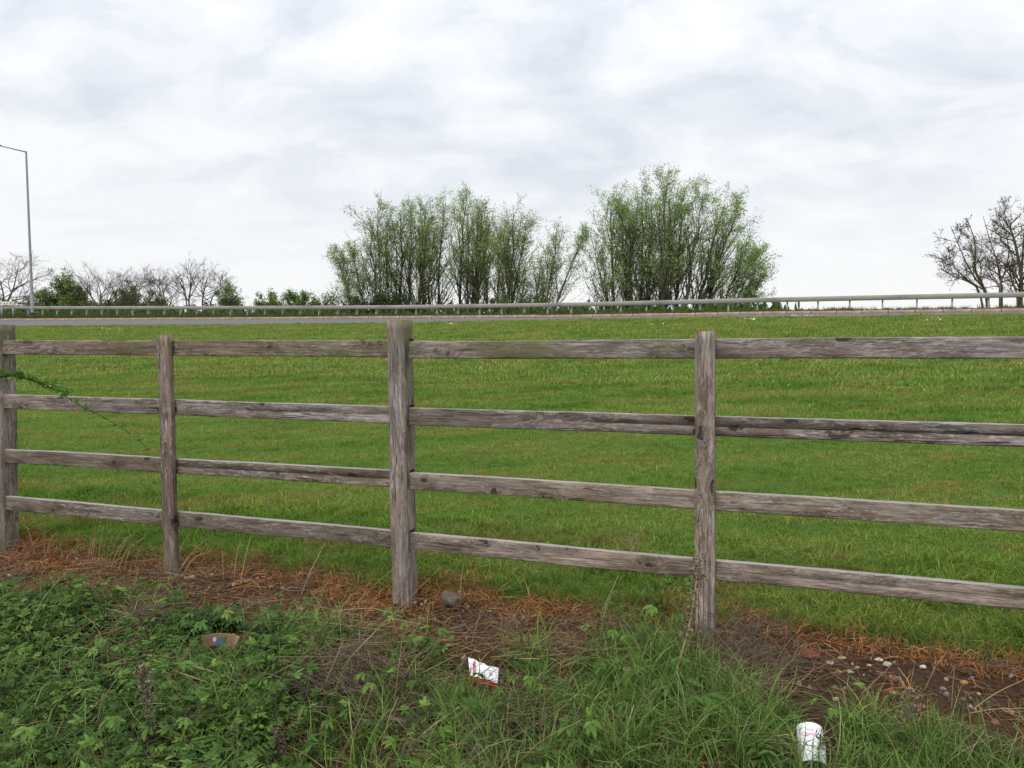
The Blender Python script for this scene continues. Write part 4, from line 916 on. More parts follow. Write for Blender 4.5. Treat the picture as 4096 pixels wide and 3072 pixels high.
# ------------------------------------------------------------------ single weeds with separate leaves
leaf_kit = [palmate(rn, .033, GRN[[1, 2, 4, 2, 1, 0][i]], 5).mesh('leaf', M_LEAF) for i in range(6)]
pet_me = MB(); V, Q, _ = tube1([(0, 0, 0), (.03, 0, .5), (0, 0, 1.0)], .0016, .0010, 4, 3); pet_me.add(V, Q, None, (.08, .12, .04)); pet_me = pet_me.mesh('leaf_stalk', M_LEAF)
def single_weed(label, px, py, n, size=1.0, h=.12, seed=0, group='single leafy weeds'):
    r = np.random.default_rng(seed); P = gp(px, py); root = thing('leafy_weed', label, 'weed', tuple(P), (0, 0, r.random()*6), group)
    for i in range(n):
        a = i*2*pi/n+r.normal(0, .25); tip = Vector((cos(a)*h*(.3+.5*r.random()), sin(a)*h*(.3+.5*r.random()), h*(.7+.5*r.random())))
        o = link('leaf_stalk', pet_me, root); o.rotation_mode = 'QUATERNION'; o.rotation_quaternion = tip.to_track_quat('Z', 'X'); o.scale = (tip.length, tip.length, tip.length); o.scale = (1, 1, tip.length)
        o = link('leaf', leaf_kit[int(r.integers(0, 6))], root, tip, (r.normal(0, .15), .25+r.normal(0, .2), a)); s = size*(.8+.45*r.random()); o.scale = (s, s, s)
for i, (lb, px, py, n, sz, h) in enumerate([
    ('bright five-fingered weed just left of the brown cardboard', 815, 2590, 5, 1.15, .14),
    ('small bright weed above the upper left corner of the cardboard', 905, 2530, 4, .9, .11),
    ('dark five-fingered weed at the right foot of the main post in orange dead grass', 1565, 2490, 5, 1.0, .07),
    ('leafy weed left of the white and red wrapper, halfway to the dead mound', 1700, 2650, 6, 1.2, .12),
    ('weed between the fence post foot and the wrapper', 1640, 2560, 5, 1.0, .10),
    ('tall pale weed standing in the dead grass left of the prick post on the right', 2650, 2480, 6, 1.25, .16),
    ('drooping five-fingered weed in the dark grass left of the right prick post', 2655, 2560, 5, 1.5, .14),
    ('blue-green weed with toothed leaves below the right prick post', 2440, 2640, 7, 1.1, .13),
    ('small weed with three pale leaves below the blue-green weed', 2350, 2720, 4, 1.0, .09),
    ('grey-green three-leaved weed at the bottom centre right', 2480, 2780, 4, 1.35, .10),
    ('large flat weed at the bottom, left of the white cup', 2760, 2870, 6, 1.4, .10),
    ('bright weed shoot right beside the white cup', 3345, 2975, 4, .8, .14),
    ('bright little weed at the far left below the dead clump', 240, 2640, 5, .95, .13),
    ('weed with a flat rosette in the brown soil at left', 450, 2700, 5, 1.1, .10),
    ('broad bright weed in the middle of the left leaf carpet', 640, 2810, 6, 1.3, .13),
    ('weed at the bottom left corner of the picture, amid grass', 160, 3020, 6, 1.2, .12),
    ('weed left of the spiky brown seed stalk, near the bottom', 500, 2990, 6, 1.2, .12),
    ('bright weed right of the spiky brown seed stalk', 700, 2990, 6, 1.25, .13),
    ('leafy weed in front of the matted straw heap', 1180, 2830, 5, 1.2, .12),
    ('dark leafy weed low in the bottom centre left', 1320, 2960, 6, 1.25, .12),
    ('bright narrow-leaved weed left of the forked dead branch', 1540, 2840, 5, 1.15, .15),
    ('fern-like bright weed below the wrapper, to its right', 2120, 2810, 7, 1.0, .11),
    ('bright weed at the lower centre beside fern-like leaves', 2330, 2990, 6, 1.1, .12),
    ('weed near the white flower cluster at left', 210, 2480, 5, 1.1, .12),
    ('broad weed behind the big straw mound at its upper left', 1090, 2620, 5, 1.2, .10),
    ('weed on the upper edge of the left leaf carpet under the left prick post', 640, 2420, 6, 1.1, .12),
    ('weed in the rough grass straight below the wrapper', 1900, 2870, 5, 1.1, .13),
    ]): single_weed(lb, px, py, n, sz, h, 400+i)

# ------------------------------------------------------------------ dry stalks, each from root to tip
def stalk_path(pts, lean=0.0):
    b_ = gp(*pts[0]); d0 = float((b_-CAM)@cf); out = [b_-np.array([0, 0, .02])]
    for k, (x, y) in enumerate(pts[1:], 1): out.append(at_depth(x, y, d0+lean*k/(len(pts)-1)))
    return np.array(out)
def stalk(label, pts, r0, r1, col, lean=0.0, head=None, group='dry stalks by the fence', name='dry_stalk', seed=0, cat='stalk'):
    r = np.random.default_rng(seed+900); P = stalk_path(pts, lean); o0 = P[0].copy()
    V, Q, C_ = tube1(P-o0, r0, r1, 5, 5); mb = MB().add(V+r.normal(0, r1*.15, V.shape), Q, None, np.array(col))
    root = thing(name, label, cat, tuple(o0), group=group); link('stem', mb.mesh('stem', M_STRAW, True), root)
    if head:
        f0, f1, nn, sp, sz, hc = head; hm = MB(); br = MB(); n0 = len(C_)
        for i in range(nn):
            s = f0+(f1-f0)*r.random(); c = C_[min(int(s*(n0-1)), n0-1)]; d = norm(r.normal(size=3)+np.array([0, 0, .35])); ln = sp*(.35+.8*r.random()); e = c+d*ln
            V, Q, _ = tube1([tuple(c), tuple((c+e)/2+r.normal(0, ln*.12, 3)), tuple(e)], .0009, .0006, 3, 2); br.add(V, Q, None, np.array(col)*.8)
            for _ in range(4):
                V, Q, cc = leaf_quads((e+r.normal(0, sz*.5, 3))[None], r.normal(size=(1, 3)), sz, sz*.6, r, hc, .25); hm.add(V, Q, None, cc)
        link('side_twigs', br.mesh('side_twigs', M_STRAW), root); link('seed_head', hm.mesh('seed_head', M_STRAW), root)
    return root
BRN = (.115, .082, .06); PALE = (.42, .34, .23); TANC = (.30, .22, .13)
stalk('thick pale dry stalk leaning right across the bottom rail with brown withered tips', [(1201, 2375), (1245, 2280), (1296, 2181), (1337, 2100)], .0034, .0014, PALE, -.05, (.65, 1.0, 12, .035, .008, BRN), seed=1)
stalk('thin upright grey stalk crossing the bottom rail left of the main post', [(1230, 2445), (1229, 2280), (1227, 2090)], .0020, .0011, (.20, .15, .11), -.05, (.5, 1, 5, .015, .006, BRN), seed=2)
stalk('thin upright stalk between the leaning pale stalk and the main post', [(1409, 2376), (1404, 2260), (1401, 2110)], .0018, .0010, (.20, .15, .10), -.05, (.3, .9, 8, .012, .006, BRN), seed=3)
stalk('upright grey stalk rising behind the grey rock to the bottom rail', [(1838, 2425), (1845, 2326), (1858, 2240), (1872, 2152)], .0026, .0011, (.36, .29, .21), -.08, (.0, .3, 8, .015, .008, PALE), seed=4)
stalk('long thin straw bowing right in front of the main post foot', [(1170, 2690), (1400, 2440), (1601, 2249), (1741, 2141)], .0016, .0009, (.24, .18, .12), .25, seed=5)
stalk('long tan straw slanting right past the foot of the main post', [(1300, 2760), (1470, 2560), (1640, 2390), (1764, 2267)], .0016, .0008, TANC, .3, seed=6)
stalk('pale crooked stalk with a branching dry flower head left of the right prick post', [(2373, 2500), (2430, 2400), (2479, 2292), (2524, 2213), (2552, 2130)], .0028, .0012, (.36, .27, .17), -.1, (.80, 1.0, 22, .07, .008, (.16, .12, .085)), seed=7)
stalk('tangled dead climber with curled brown leaves beside the right prick post', [(2680, 2755), (2725, 2620), (2755, 2510), (2775, 2400), (2788, 2300), (2800, 2250)], .0050, .0018, (.33, .245, .16), .15, (.30, 1.0, 60, .035, .016, (.20, .145, .11)), seed=8)
stalk('thin straw curving right out of the soil at the right', [(3070, 2680), (3160, 2560), (3250, 2470), (3330, 2400)], .0013, .0007, (.22, .2, .10), .1, seed=9)
stalk('upright brown straw in the bare soil at the right', [(3805, 2835), (3812, 2740), (3818, 2655)], .0018, .0009, TANC, 0, seed=10)
stalk('leaning tan straw in the bare soil left of the upright one', [(3690, 2760), (3735, 2680), (3770, 2625)], .0018, .0009, TANC, 0, seed=11)
stalk('thick woody stalk lying across the soil edge at the right', [(3420, 2780), (3520, 2705), (3585, 2640)], .0030, .0015, (.22, .165, .125), .1, seed=12)
stalk('withered upright stalk with a pale curled tip under the bottom rail at right', [(3155, 2600), (3165, 2490), (3166, 2400), (3170, 2375)], .0016, .0010, (.14, .11, .075), 0, (.96, 1, 3, .010, .008, (.36, .28, .19)), seed=13)
stalk('long tan straw slanting up at the right edge', [(3860, 2840), (3980, 2775), (4110, 2712)], .0024, .0014, TANC, .05, seed=14)
stalk('straw lying right to left in the lower right soil', [(3760, 2870), (3930, 2842), (4110, 2832)], .0020, .0013, (.34, .27, .18), .1, seed=15)
def straw_clump(label, straws, seed):
    r = np.random.default_rng(seed); o0 = gp(float(np.mean([s[0][0] for s in straws])), float(np.mean([s[0][1] for s in straws]))+40); root = thing('dry_grass_clump', label, 'grass', tuple(o0), group='clumps of tall dry grass along the fence')
    for (a, b_) in straws:
        P = stalk_path([(a[0]-6, a[1]+40), ((a[0]+b_[0])/2+r.normal(0, 4)-4, (a[1]+b_[1])/2-4), b_], -.05+.1*r.random())-o0; c = np.array((.45, .36, .19))*(.75+.5*r.random())
        V, Q, C_ = tube1(P+np.cumsum(r.normal(0, .004, P.shape), 0)*[[0], [1], [2]], .0017, .0008, 4, 5); mb = MB().add(V, Q, None, c)
        for _ in range(r.integers(0, 9)):
            V, Q, cc = leaf_quads((C_[-1]+(C_[-4]-C_[-1])*r.random())[None], (C_[-1]-C_[-4])[None], .014, .004, r, (.27, .2, .12), .2); mb.add(V, Q, None, cc)
        link('straw', mb.mesh('straw', M_STRAW), root)
CL = [((370, 2205), (405, 2110)), ((362, 2225), (398, 2048)), ((352, 2210), (392, 2150)), ((405, 2230), (470, 2098)), ((420, 2235), (490, 2092)), ((430, 2235), (500, 2105)), ((440, 2240), (545, 2118)), ((395, 2230), (420, 2085)), ((455, 2240), (555, 2110)), ((470, 2250), (570, 2162)), ((180, 2200), (240, 2135)), ((150, 2190), (110, 2090)), ((185, 2195), (184, 2100)), ((690, 2265), (765, 2115)), ((700, 2270), (800, 2180)), ((690, 2275), (850, 2145)), ((720, 2270), (840, 2205)), ((940, 2280), (970, 2150)), ((965, 2290), (1000, 2155)), ((900, 2280), (885, 2205)), ((250, 2215), (330, 2165)), ((300, 2225), (322, 2135)), ((500, 2250), (525, 2180)), ((540, 2260), (560, 2190))]
straw_clump('tall pale dry grass standing just left of the left prick post', CL[:10], 1); straw_clump('sparse dry grass at the right foot of the left main post', CL[10:13]+CL[20:22], 2)
straw_clump('dry grass fanning right from the foot of the left prick post', CL[13:17]+CL[22:], 3); straw_clump('few thin straws under the bottom rail halfway to the main post', CL[17:20], 4)
lm = MB(); rl = np.random.default_rng(99)
for i in range(135):                                    # loose long straws leaning over the foreground, too many to count
    u0 = rl.uniform(-100, 4150); v0 = min(near_edge(u0)+rl.uniform(70, 620), 3120); an = rl.normal(.65, .5) if u0 < 2900 else rl.normal(1.0, .7); ln = rl.uniform(110, 430)
    u1 = u0+cos(an)*ln; v1 = max(v0-abs(sin(an))*ln, near_edge(u1)-120)
    if any(abs((u0+u1)/2-a)/ra+abs((v0+v1)/2-b_)/rb < .9 for a, b_, ra, rb in ITEMS): continue
    c = np.array([(.36, .27, .165), (.27, .21, .12), (.45, .37, .25), (.22, .22, .09), (.25, .15, .09)][i % 5])*(.8+.4*rl.random())
    V, Q, _ = tube1(stalk_path([(u0, v0), ((u0+u1)/2+rl.normal(0, 14), (v0+v1)/2-rl.uniform(5, 30)), (u1, v1)], rl.uniform(0, .25)), .0016, .0008, 4, 4); lm.add(V, Q, None, c)
tag(link('loose_straw', lm.mesh('loose_straw', M_STRAW, True)), kind='stuff')
DK = (.10, .072, .058)
stalk('spiky brown dock seed stalk standing in the leaves at lower left', [(600, 3025), (592, 2850), (580, 2690), (575, 2660)], .0034, .0012, (.12, .09, .07), -.05, (.05, .80, 90, .024, .011, (.19, .145, .115)), None, 'seed_stalk', 60)
stalk('dark brown seed stalk at the bottom, left of the straw heap', [(1104, 3075), (1108, 2930), (1104, 2770)], .0030, .0012, DK, 0, (.05, .55, 80, .026, .012, (.13, .09, .075)), None, 'seed_stalk', 61)
stalk('short dark brown seed clump at the bottom between the two seed stalks', [(930, 3050), (932, 3000), (928, 2950)], .0024, .0012, DK, 0, (.15, 1, 60, .036, .011, (.13, .085, .07)), None, 'seed_stalk', 62)
stalk('dark withered seed stalk left of the wrapper in the grass', [(1622, 2850), (1630, 2760), (1628, 2680)], .0022, .0012, DK, 0, (.3, 1, 55, .028, .010, (.12, .085, .07)), None, 'seed_stalk', 63)
stalk('pale forked dead branch lying in the centre bottom, left arm', [(1705, 2925), (1570, 2865), (1420, 2805)], .0045, .0025, (.24, .175, .12), .1, (.0, .25, 40, .03, .013, (.12, .09, .075)), None, 'dead_branch', 64, 'branch')
stalk('pale straight dead branch crossing the forked one towards the wrapper', [(1590, 3045), (1700, 2930), (1838, 2828)], .0048, .0030, (.36, .29, .22), .12, (.1, .5, 46, .032, .014, (.14, .105, .09)), None, 'dead_branch', 65, 'branch')
stalk('withered brown stalk with drooping heads at the bottom, right of centre', [(2000, 3040), (2090, 2970), (2170, 2915)], .0034, .0016, DK, .1, (.3, 1, 60, .035, .013, (.13, .09, .07)), None, 'seed_stalk', 66)
stalk('white hooked straw right of the wrapper', [(1985, 2790), (2012, 2710), (2030, 2697), (2034, 2716), (1995, 2780)], .0017, .0012, (.55, .48, .37), 0, None, None, 'dry_stalk', 67)
stalk('dark stalk with dry crumbs standing beside the white cup', [(3540, 3070), (3580, 2930), (3640, 2820), (3655, 2760)], .0022, .0010, (.13, .09, .065), .05, (.4, 1, 45, .03, .010, (.2, .15, .12)), None, 'seed_stalk', 68)
stalk('thistle-like stalk rising across the front of the white cup', [(3278, 3075), (3280, 3000), (3283, 2955), (3286, 2915)], .0026, .0010, (.09, .11, .05), -.04, (.3, .75, 26, .02, .010, (.12, .13, .07)), None, 'seed_stalk', 69)
stalk('dark burnt-looking dead clump at the far left', [(118, 2625), (112, 2585), (104, 2560)], .006, .003, (.05, .035, .028), 0, (.0, 1, 70, .035, .014, (.055, .038, .03)), None, 'dead_clump', 70, 'clump')

# ------------------------------------------------------------------ thorny rose branch reaching in from the left
rp = [(-420, 2330), (-330, 1800), (-190, 1530), (0, 1509), (69, 1509), (141, 1525), (202, 1551), (268, 1590), (340, 1632), (390, 1656), (445, 1686), (495, 1717), (542, 1753), (585, 1790), (600, 1806)]
dz_ = np.linspace(3.9, 4.02, len(rp)); RP = np.array([at_depth(x, y, d) for (x, y), d in zip(rp, dz_)]); RP[0, 2] = float(H(RP[0, 0], RP[0, 1]))
rose = thing('rose_branch', 'arching thorny rose branch with fresh leaves in front of the rails at left', 'branch', tuple(RP[0]))
V, Q, RC_ = tube1(RP-RP[0], .0042, .0010, 5, 5); link('stem', MB().add(V, Q, None, (.085, .045, .035)).mesh('stem', M_STRAW, True), rose)
def rose_leaf(r, size):
    mb = MB(); col = np.array([(.12, .22, .045), (.15, .26, .058), (.09, .18, .038)][r.integers(0, 3)])
    V, Q, _ = tube1([(0, 0, 0), (size*.7, 0, .1*size), (size*1.5, 0, -.05*size)], .0009, .0006, 3, 2); mb.add(V, Q, None, col*.8)
    for (x, a) in ((.55, 1.1), (.55, -1.1), (1.0, .95), (1.0, -.95), (1.5, 0)):
        V, Q = leaflet(size*(.62+.2*r.random()), size*.42, .4, .5, 5, .12); V = rotz(V, a+r.normal(0, .1))+np.array([x*size, 0, .03*size]); mb.add(V, Q, None, np.clip(col*(1+.12*r.normal()), .01, 1))
    return mb
rk_ = [rose_leaf(rn, .025).mesh('leaf', M_LEAF) for i in range(6)]
u_, v_, _z = proj_ground(RC_[:, 0]+RP[0, 0], RC_[:, 1]+RP[0, 1], RC_[:, 2]+RP[0, 2])
for i in range(105):
    cu_t = rn.choice([rn.uniform(-140, 290), rn.uniform(-60, 270), rn.uniform(290, 380), rn.uniform(420, 600)], p=[.30, .34, .14, .22]); k = int(np.argmin(np.abs(u_-cu_t)+1000*(v_ > 1900)))
    s = (.9+.5*rn.random())*(1 if cu_t < 300 else .62); o = link('leaf', rk_[i % 6], rose, Vector(RC_[k]), (rn.normal(0, .6), -.45+rn.normal(0, .5), rn.random()*2*pi)); o.scale = (s, s, s)

# ------------------------------------------------------------------ stones
def stone(label, px, py, wpx, hpx, col, seed, name='stone', group='stones in the bare soil strip', sub=2, rough=.6, sink=.38):
    r = np.random.default_rng(seed); P = gp(px, py); d = float((P-CAM)@cf); w = wpx*d/FPX/2*.9; h = hpx*d/FPX/2*.85
    me = pebble_mesh(name, r, sub, w, w*.8, h, rough, M_PEB[0])
    col = tuple(.72*c for c in col); me.materials.clear(); me.materials.append(simple('stone_%d' % seed, col, .95, var=.4, scale=1.6/max(w, .004), bump=.004)); o = link(name, me, None, (P[0], P[1], P[2]+h*(1-sink)), (0, 0, r.normal(0, .3))); return tag(o, label, 'stone', group)
stone('rough grey fist-sized rock right of the main post foot', 1805, 2418, 105, 62, (.125, .105, .082), 1, 'rock', None, 3, .5, .3)
tag(stone('broken orange-red brick piece lying in the soil at the right', 3238, 2628, 90, 34, (.25, .065, .032), 2, 'brick_fragment', None, 3, .5), None, 'brick')
for i, (lb, x, y, w, h, c) in enumerate([
    ('white elongated stone, highest of the white stones at right', 3515, 2643, 32, 15, (.62, .58, .46)), ('cream flat stone touching the highest white stone', 3548, 2660, 38, 15, (.50, .42, .28)),
    ('white stone lying alone in the middle of the bare soil', 3690, 2672, 28, 18, (.62, .58, .48)), ('tiny white stone left of the highest white stone', 3476, 2663, 20, 9, (.62, .6, .55)),
    ('grey-white stone in the row below the brick piece', 3428, 2674, 20, 14, (.48, .47, .40)), ('pale stone farther left in the row below the brick piece', 3402, 2690, 26, 14, (.45, .42, .33)),
    ('pinkish pale stone at the left end of the row of stones', 3358, 2692, 20, 14, (.42, .33, .27)), ('pale flat stone just under the brick piece', 3318, 2655, 36, 15, (.50, .46, .36)),
    ('cream splinter right of the brick piece', 3368, 2633, 34, 10, (.52, .44, .29)), ('orange flint on the soil at far right', 3855, 2735, 32, 18, (.46, .24, .09)),
    ('tan rounded stone below the orange flint', 3856, 2780, 28, 22, (.32, .185, .11)), ('small cream pebble right of the tan rounded stone', 3916, 2778, 17, 11, (.58, .50, .32)),
    ('dark blue-grey oval stone at the right', 3958, 2822, 36, 20, (.085, .085, .095)), ('grey-pink stone left of the tan rounded stone', 3770, 2760, 30, 20, (.27, .215, .19)),
    ('flat grey stone half buried below the white stones', 3580, 2717, 48, 16, (.19, .165, .145)), ('tan chip beside the cream flat stone', 3577, 2652, 16, 11, (.38, .25, .15)),
    ('small grey stone right under the orange flint', 3898, 2750, 14, 9, (.30, .27, .25)), ('reddish stone in the soil between the posts', 2110, 2488, 18, 14, (.34, .12, .06)),
    ('cream pebble right of the grey rock', 1873, 2430, 14, 13, (.45, .36, .25)), ('rounded tan pebble at the right foot of the main post', 1687, 2422, 15, 15, (.36, .27, .19)),
    ('pale stone in the soil left of the main post', 1086, 2350, 18, 12, (.40, .36, .28)), ('pink-tan flat stone left of the main post', 1132, 2354, 20, 12, (.38, .24, .16)),
    ('brown rounded stone behind the dry stems left of the main post', 1362, 2352, 20, 16, (.26, .18, .125)), ('pale flat stone at the foot of the left prick post', 770, 2310, 34, 14, (.30, .24, .19)),
    ('grey flat stone right of the grey rock', 1960, 2450, 30, 16, (.30, .25, .20)), ('tiny white stone in the soil between the posts', 2040, 2470, 10, 8, (.6, .56, .5)),
    ]): stone(lb, x, y, w, h, c, 20+i)

# ------------------------------------------------------------------ litter
def attr_mat(name, rough, metal=0.0, spec=.4):
    mt, t, b = newmat(name); a = nd(t, 'ShaderNodeAttribute', attribute_name='col'); b.inputs['Roughness'].default_value = rough; b.inputs['Metallic'].default_value = metal; b.inputs['Specular IOR Level'].default_value = spec
    t.links.new(a.outputs['Color'], b.inputs['Base Color']); return mt
# crumpled packet
def lift_px(x, y, dz): return gp(x, y)+np.array([0, 0, 0])if dz == 0 else gp(x, y, dz)+np.array([0, 0, 0])
ca, cb_, cc_, cd_ = [gp(x, y, .062) for x, y in ((1872, 2632), (1994, 2674), (1990, 2734), (1880, 2698))]
rw = np.random.default_rng(5); nu, nv = 27, 17; V = []; C = []
for i in range(nu):
    for jx in range(nv):
        s, w = i/(nu-1), jx/(nv-1); P = (ca*(1-s)+cb_*s)*(1-w)+(cd_*(1-s)+cc_*s)*w
        P = P+np.array([0, 0, .012*sin(pi*s)*sin(pi*w)+.020*(abs(fbm(s*4, w*3.3, 6, 3)-.5)-.12)+.008*(vnoise(s*9, w*7, 2)-.5)])
        if w == 0: P = P+np.array([0, .004*sin(s*9), .004*sin(s*7)])
        c = np.array([.74, .76, .79])*(.92+.1*vnoise(s*8, w*8, 4))
        if abs((s-.19)+.10*(w-.5))*1.0+abs(w-.46)*.10 < .062: c = np.array([.42, .012, .035])
        if abs((s-.20)+.10*(w-.5))+abs(w-.62)*.22 < .034: c = np.array([.55, .36, .16])
        if abs(s-.76)+abs(w-.68) < .07: c = np.array([.42, .02, .04])
        if w > .62 and s > .25 and abs(np.sin(s*34+2*vnoise(s*9, w*6, 8))) < .28: c = np.array([.30, .33, .38])
        V.append(P); C.append(c)
V = np.array(V); ii = np.arange(nu*nv).reshape(nu, nv); Q = np.stack([ii[:-1, :-1], ii[1:, :-1], ii[1:, 1:], ii[:-1, 1:]], -1).reshape(-1, 4); o0 = gp(1935, 2700)
pk = thing('crumpled_packet', 'crumpled white packet with red diamond and red side lying in the grass', 'litter', tuple(o0)); M_PK = attr_mat('packet_print', .38)
link('front', mesh_np('front', V-o0, Q, None, np.array(C), M_PK, True), pk)
edge = V[ii[:, -1]]; left_ = V[ii[0, ::-1]]; rim = np.concatenate([edge[::-1], left_[1:]]); rim = np.concatenate([V[ii[::-1, -1]], V[ii[0, -2::-1]]])
dn = rim+np.stack([0*rim[:, 0], -.004+0*rim[:, 0], -.020-.010*np.abs(np.sin(np.arange(len(rim))*.9))], -1); VV = np.concatenate([rim, dn]); n = len(rim)
Cs = np.array([[.46, .028, .022] if i < nu-1 else [.045, .045, .055] for i in range(n)]); Cs[::5] *= 1.25
link('side', mesh_np('side', VV-o0, [(i, i+1, n+i+1, n+i) for i in range(n-1)], None, np.concatenate([Cs, Cs*.8]), M_PK), pk)
rim2 = np.concatenate([V[ii[:, 0]], V[ii[-1, 1:]]]); dn2 = rim2+np.array([0, 0, -.036]); n = len(rim2)
link('back', mesh_np('back', np.concatenate([rim2, dn2])-o0, [(i, i+1, n+i+1, n+i) for i in range(n-1)], None, np.full((2*n, 3), .55), M_PK), pk)
# piece of cardboard
ca, cb_, cc_, cd_ = [gp(x, y, dz) for x, y, dz in ((808, 2542, .095), (960, 2542, .095), (938, 2596, .045), (814, 2590, .045))]; V = []; C = []; nu, nv = 25, 13
for i in range(nu):
    for jx in range(nv):
        s, w = i/(nu-1), jx/(nv-1); P = (ca*(1-s)+cb_*s)*(1-w)+(cd_*(1-s)+cc_*s)*w
        P = P+np.array([0, 0, .010*sin(pi*s)-.006*sin(s*14)*(s > .8)]); c = np.array([.19, .112, .068])*(.75+.5*s**1.5)*(.9+.2*vnoise(s*12, w*5, 3))
        if .40 < s < .68 and w > .38-.1*(s > .5): c = np.array([.055, .10, .18])
        if .30 < s < .40 and .25 < w < .62: c = np.array([.50, .44, .40])
        if s > .93: c = np.array([.34, .25, .17])
        V.append(P); C.append(c)
ii = np.arange(nu*nv).reshape(nu, nv); Q = np.stack([ii[:-1, :-1], ii[1:, :-1], ii[1:, 1:], ii[:-1, 1:]], -1).reshape(-1, 4); V = np.array(V); o0 = gp(890, 2590)
o = link('cardboard_piece', mesh_np('cardboard_piece', V-o0, Q, None, np.array(C), attr_mat('cardboard_print', .8)), None, tuple(o0)); md = o.modifiers.new('thickness', 'SOLIDIFY'); md.thickness = .003
tag(o, 'torn piece of brown cardboard with a blue and white print among leaves', 'litter')
# white paper cup
near_ = gp(3252, 3090)+np.array([0, 0, .020]); ax = np.array([.20, .80, .57]); ax /= np.linalg.norm(ax)
cup = thing('paper_cup', 'white paper cup with pink print lying in the long grass', 'cup', tuple(near_)); zq = Vector(ax).to_track_quat('Z', 'Y'); cup.rotation_mode = 'QUATERNION'; cup.rotation_quaternion = zq
M_CUP = simple('white_cup_paper', (.80, .81, .83), .4, var=.03, scale=30); M_PINK = simple('pink_print', (.66, .27, .44), .5); M_GREYP = simple('dark_print', (.24, .22, .24), .5)
def lathe(prof, n=40, dent=0.0):
    a = np.arange(n)*2*pi/n; V = []
    for (rr_, zv) in prof:
        k = 1+dent*np.cos(2*a+.6)*np.sin(min(max(zv/.11, 0), 1)*pi); V.append(np.stack([rr_*k*np.cos(a), rr_*k*np.sin(a), np.full(n, zv)], -1))
    m_ = len(prof); idx = np.arange(m_*n).reshape(m_, n); nx = np.roll(idx, -1, 1)
    return np.concatenate(V), np.stack([idx[:-1], nx[:-1], nx[1:], idx[1:]], -1).reshape(-1, 4)
CUPH = .118
def cup_r(z): return .0365+.0030*sin(pi*min(z/CUPH, 1))
V, Q = lathe([(cup_r(z), z) for z in np.linspace(0, CUPH-.012, 12)]+[(.0375, CUPH-.010)], 40, .02); link('wall', MB().add(V, Q).mesh('wall', M_CUP, True), cup)
V, Q = lathe([(.0378, CUPH-.0102), (.0384, CUPH-.007), (.0372, CUPH-.002), (.034, CUPH), (.031, CUPH-.003), (.030, CUPH-.008), (.0005, CUPH-.009)], 40); link('base', MB().add(V, Q).mesh('base', M_CUP, True), cup)
V, Q = lathe([(.0352, .0), (.0375, -.001), (.0385, .001), (.0375, .0035)], 40); link('rim', MB().add(V, Q).mesh('rim', M_CUP, True), cup)
qi = zq.inverted(); vw = qi@Vector(-cf+np.array([0, 0, 0])); a0 = atan2(vw.y, vw.x)         # side of the cup that faces up and towards the road's near side
upv = qi@Vector((0, 0, 1)); a0 = atan2(upv.y+vw.y, upv.x+vw.x)
def wrap(me, ac, zc2, name):
    co = np.empty(len(me.vertices)*3, np.float32); me.vertices.foreach_get('co', co); co = co.reshape(-1, 3).copy(); xm = (co[:, 0].min()+co[:, 0].max())/2
    z = zc2+co[:, 1]; rr_ = np.array([cup_r(zv) for zv in z])*1.012+.0009+co[:, 2]*.1; an = ac+(co[:, 0]-xm)/.038
    me.vertices.foreach_set('co', np.stack([rr_*np.cos(an), rr_*np.sin(an), z], -1).astype(np.float32).ravel()); me.update(); me.name = name; link(name, me, cup)
wrap(text_mesh('rcado', .010, M_GREYP), a0-.25, .090, 'lettering'); wrap(text_mesh('Oprok', .017, M_PINK, .0004), a0-.30, .074, 'lettering')
def band(a1, a2, z1, z2, wd, mat, name='printed_line'):
    V = []; n = 14
    for k in range(n+1):
        an = a1+(a2-a1)*k/n; z = z1+(z2-z1)*k/n+.006*sin(pi*k/n)
        for s in (-1, 1): V.append((cup_r(z)*1.014*cos(an)+.0008*cos(an), cup_r(z)*1.014*sin(an)+.0008*sin(an), z+s*wd/2))
    link(name, mesh_np(name, V, [(2*k, 2*k+2, 2*k+3, 2*k+1) for k in range(n)], mat=mat), cup)
for k in range(2): band(a0-.70, a0+.05, .060-.0045*k, .062-.0045*k, .0007, M_GREYP)
for k in range(2): band(a0-.6, a0-.1, .040-.008*k, .036-.008*k, .0009, M_PINK)
band(a0+.42, a0+.62, .072, .064, .0012, M_PINK); band(a0+.40, a0+.46, .050, .046, .0012, M_GREYP)

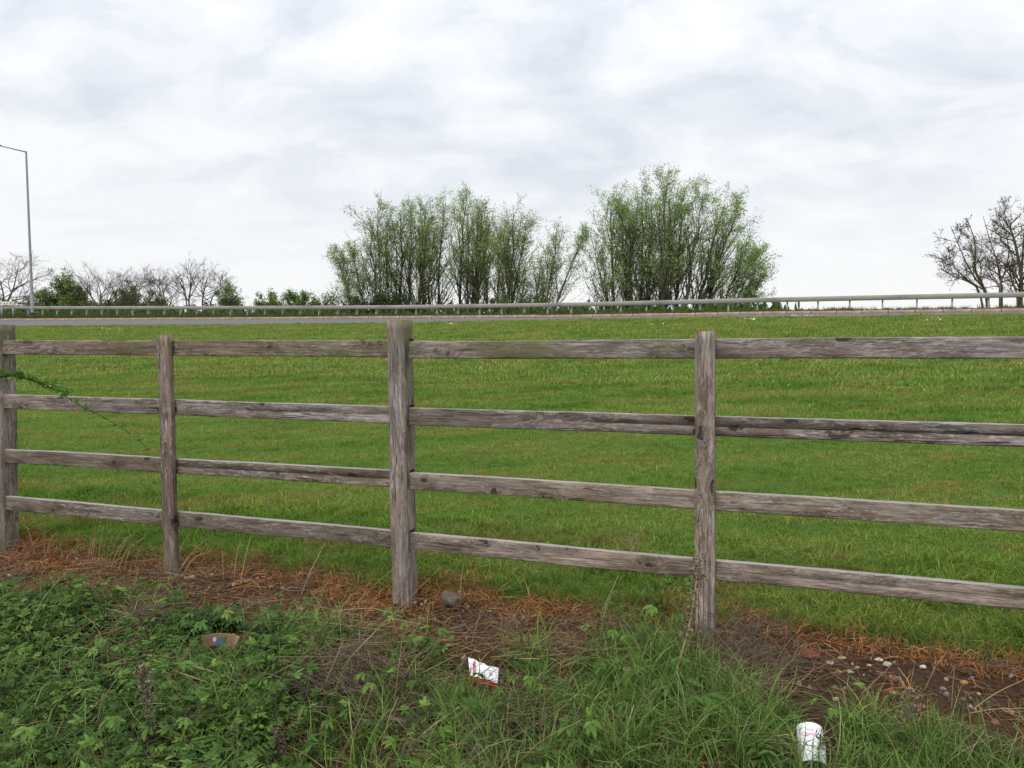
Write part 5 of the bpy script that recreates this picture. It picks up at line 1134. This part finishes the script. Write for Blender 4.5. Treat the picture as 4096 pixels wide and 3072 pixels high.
# ------------------------------------------------------------------ flowers
fl = gp(95, 2470); fw = thing('white_flower_cluster', 'cluster of small white flower heads in the leaves at far left', 'flowers', tuple(fl)); M_PET = simple('white_petals', (.72, .72, .66), .7, var=.06); M_YEL = simple('pale_flower_centre', (.50, .42, .22), .7)
for i, (x, y, s) in enumerate([(62, 2416, 1), (78, 2409, 1), (100, 2408, 1.1), (136, 2423, 1), (48, 2440, .7), (72, 2432, .9), (90, 2436, .9), (126, 2450, 1), (76, 2457, .7), (103, 2455, .8), (110, 2440, .7), (46, 2456, .6), (84, 2418, .9), (118, 2460, .6)]):
    P = at_depth(x, y, float((fl-CAM)@cf))-fl; V = [(0, 0, .0022)]; r_ = .0062*s
    for k in range(12): V.append((r_*(1 if k % 2 else .72)*cos(k*pi/6), r_*(1 if k % 2 else .72)*sin(k*pi/6), 0))
    T = [(0, 1+k, 1+(k+1) % 12) for k in range(12)]; o = link('flower_head', mesh_np('flower_head', V, None, T, mat=M_PET if i % 3 else M_YEL), fw, Vector(P), (rn.normal(.5, .3), rn.normal(0, .3), rn.random()*6))
    V, Q, _ = tube1([tuple(P-np.array([0, 0, .09])+rn.normal(0, .012, 3)), tuple(P)], .0007, .0006, 3, 1); link('flower_stem', MB().add(V, Q, None, (.07, .11, .04)).mesh('flower_stem', M_LEAF), fw)
dp = []
for (u, v, n, su, sv) in [(465, 1316, 26, 42, 3), (1206, 1291, 12, 14, 2), (1803, 1295, 12, 14, 2), (3000, 1277, 24, 34, 3.5), (3160, 1262, 14, 30, 1.5), (2640, 1300, 5, 60, 6), (3250, 1262, 10, 40, 1.5), (3730, 1275, 10, 30, 3), (130, 1300, 6, 60, 4)]:
    for _ in range(n):
        P = CAM+ray(u+rn.normal(0, su*.5), v+rn.normal(0, sv*.5))*5
        d = ray(u+rn.normal(0, su*.6), v+rn.normal(0, sv*.7)); s = 12.0
        for st in range(900):
            P = CAM+d*s
            if P[2] < float(H(P[0], P[1]))+.05: break
            s += .03
        if s < 38: dp.append(P)
V = [(0, 0, .012)]+[(.020*cos(k*pi/3), .020*sin(k*pi/3), .008) for k in range(6)]
dme = mesh_np('daisy', np.array(V), None, [(0, 1+k, 1+(k+1) % 6) for k in range(6)], mat=M_PET)
scatter('daisies', np.array(dp), [dme], .6+.5*rn.random(len(dp)), rn, .5)
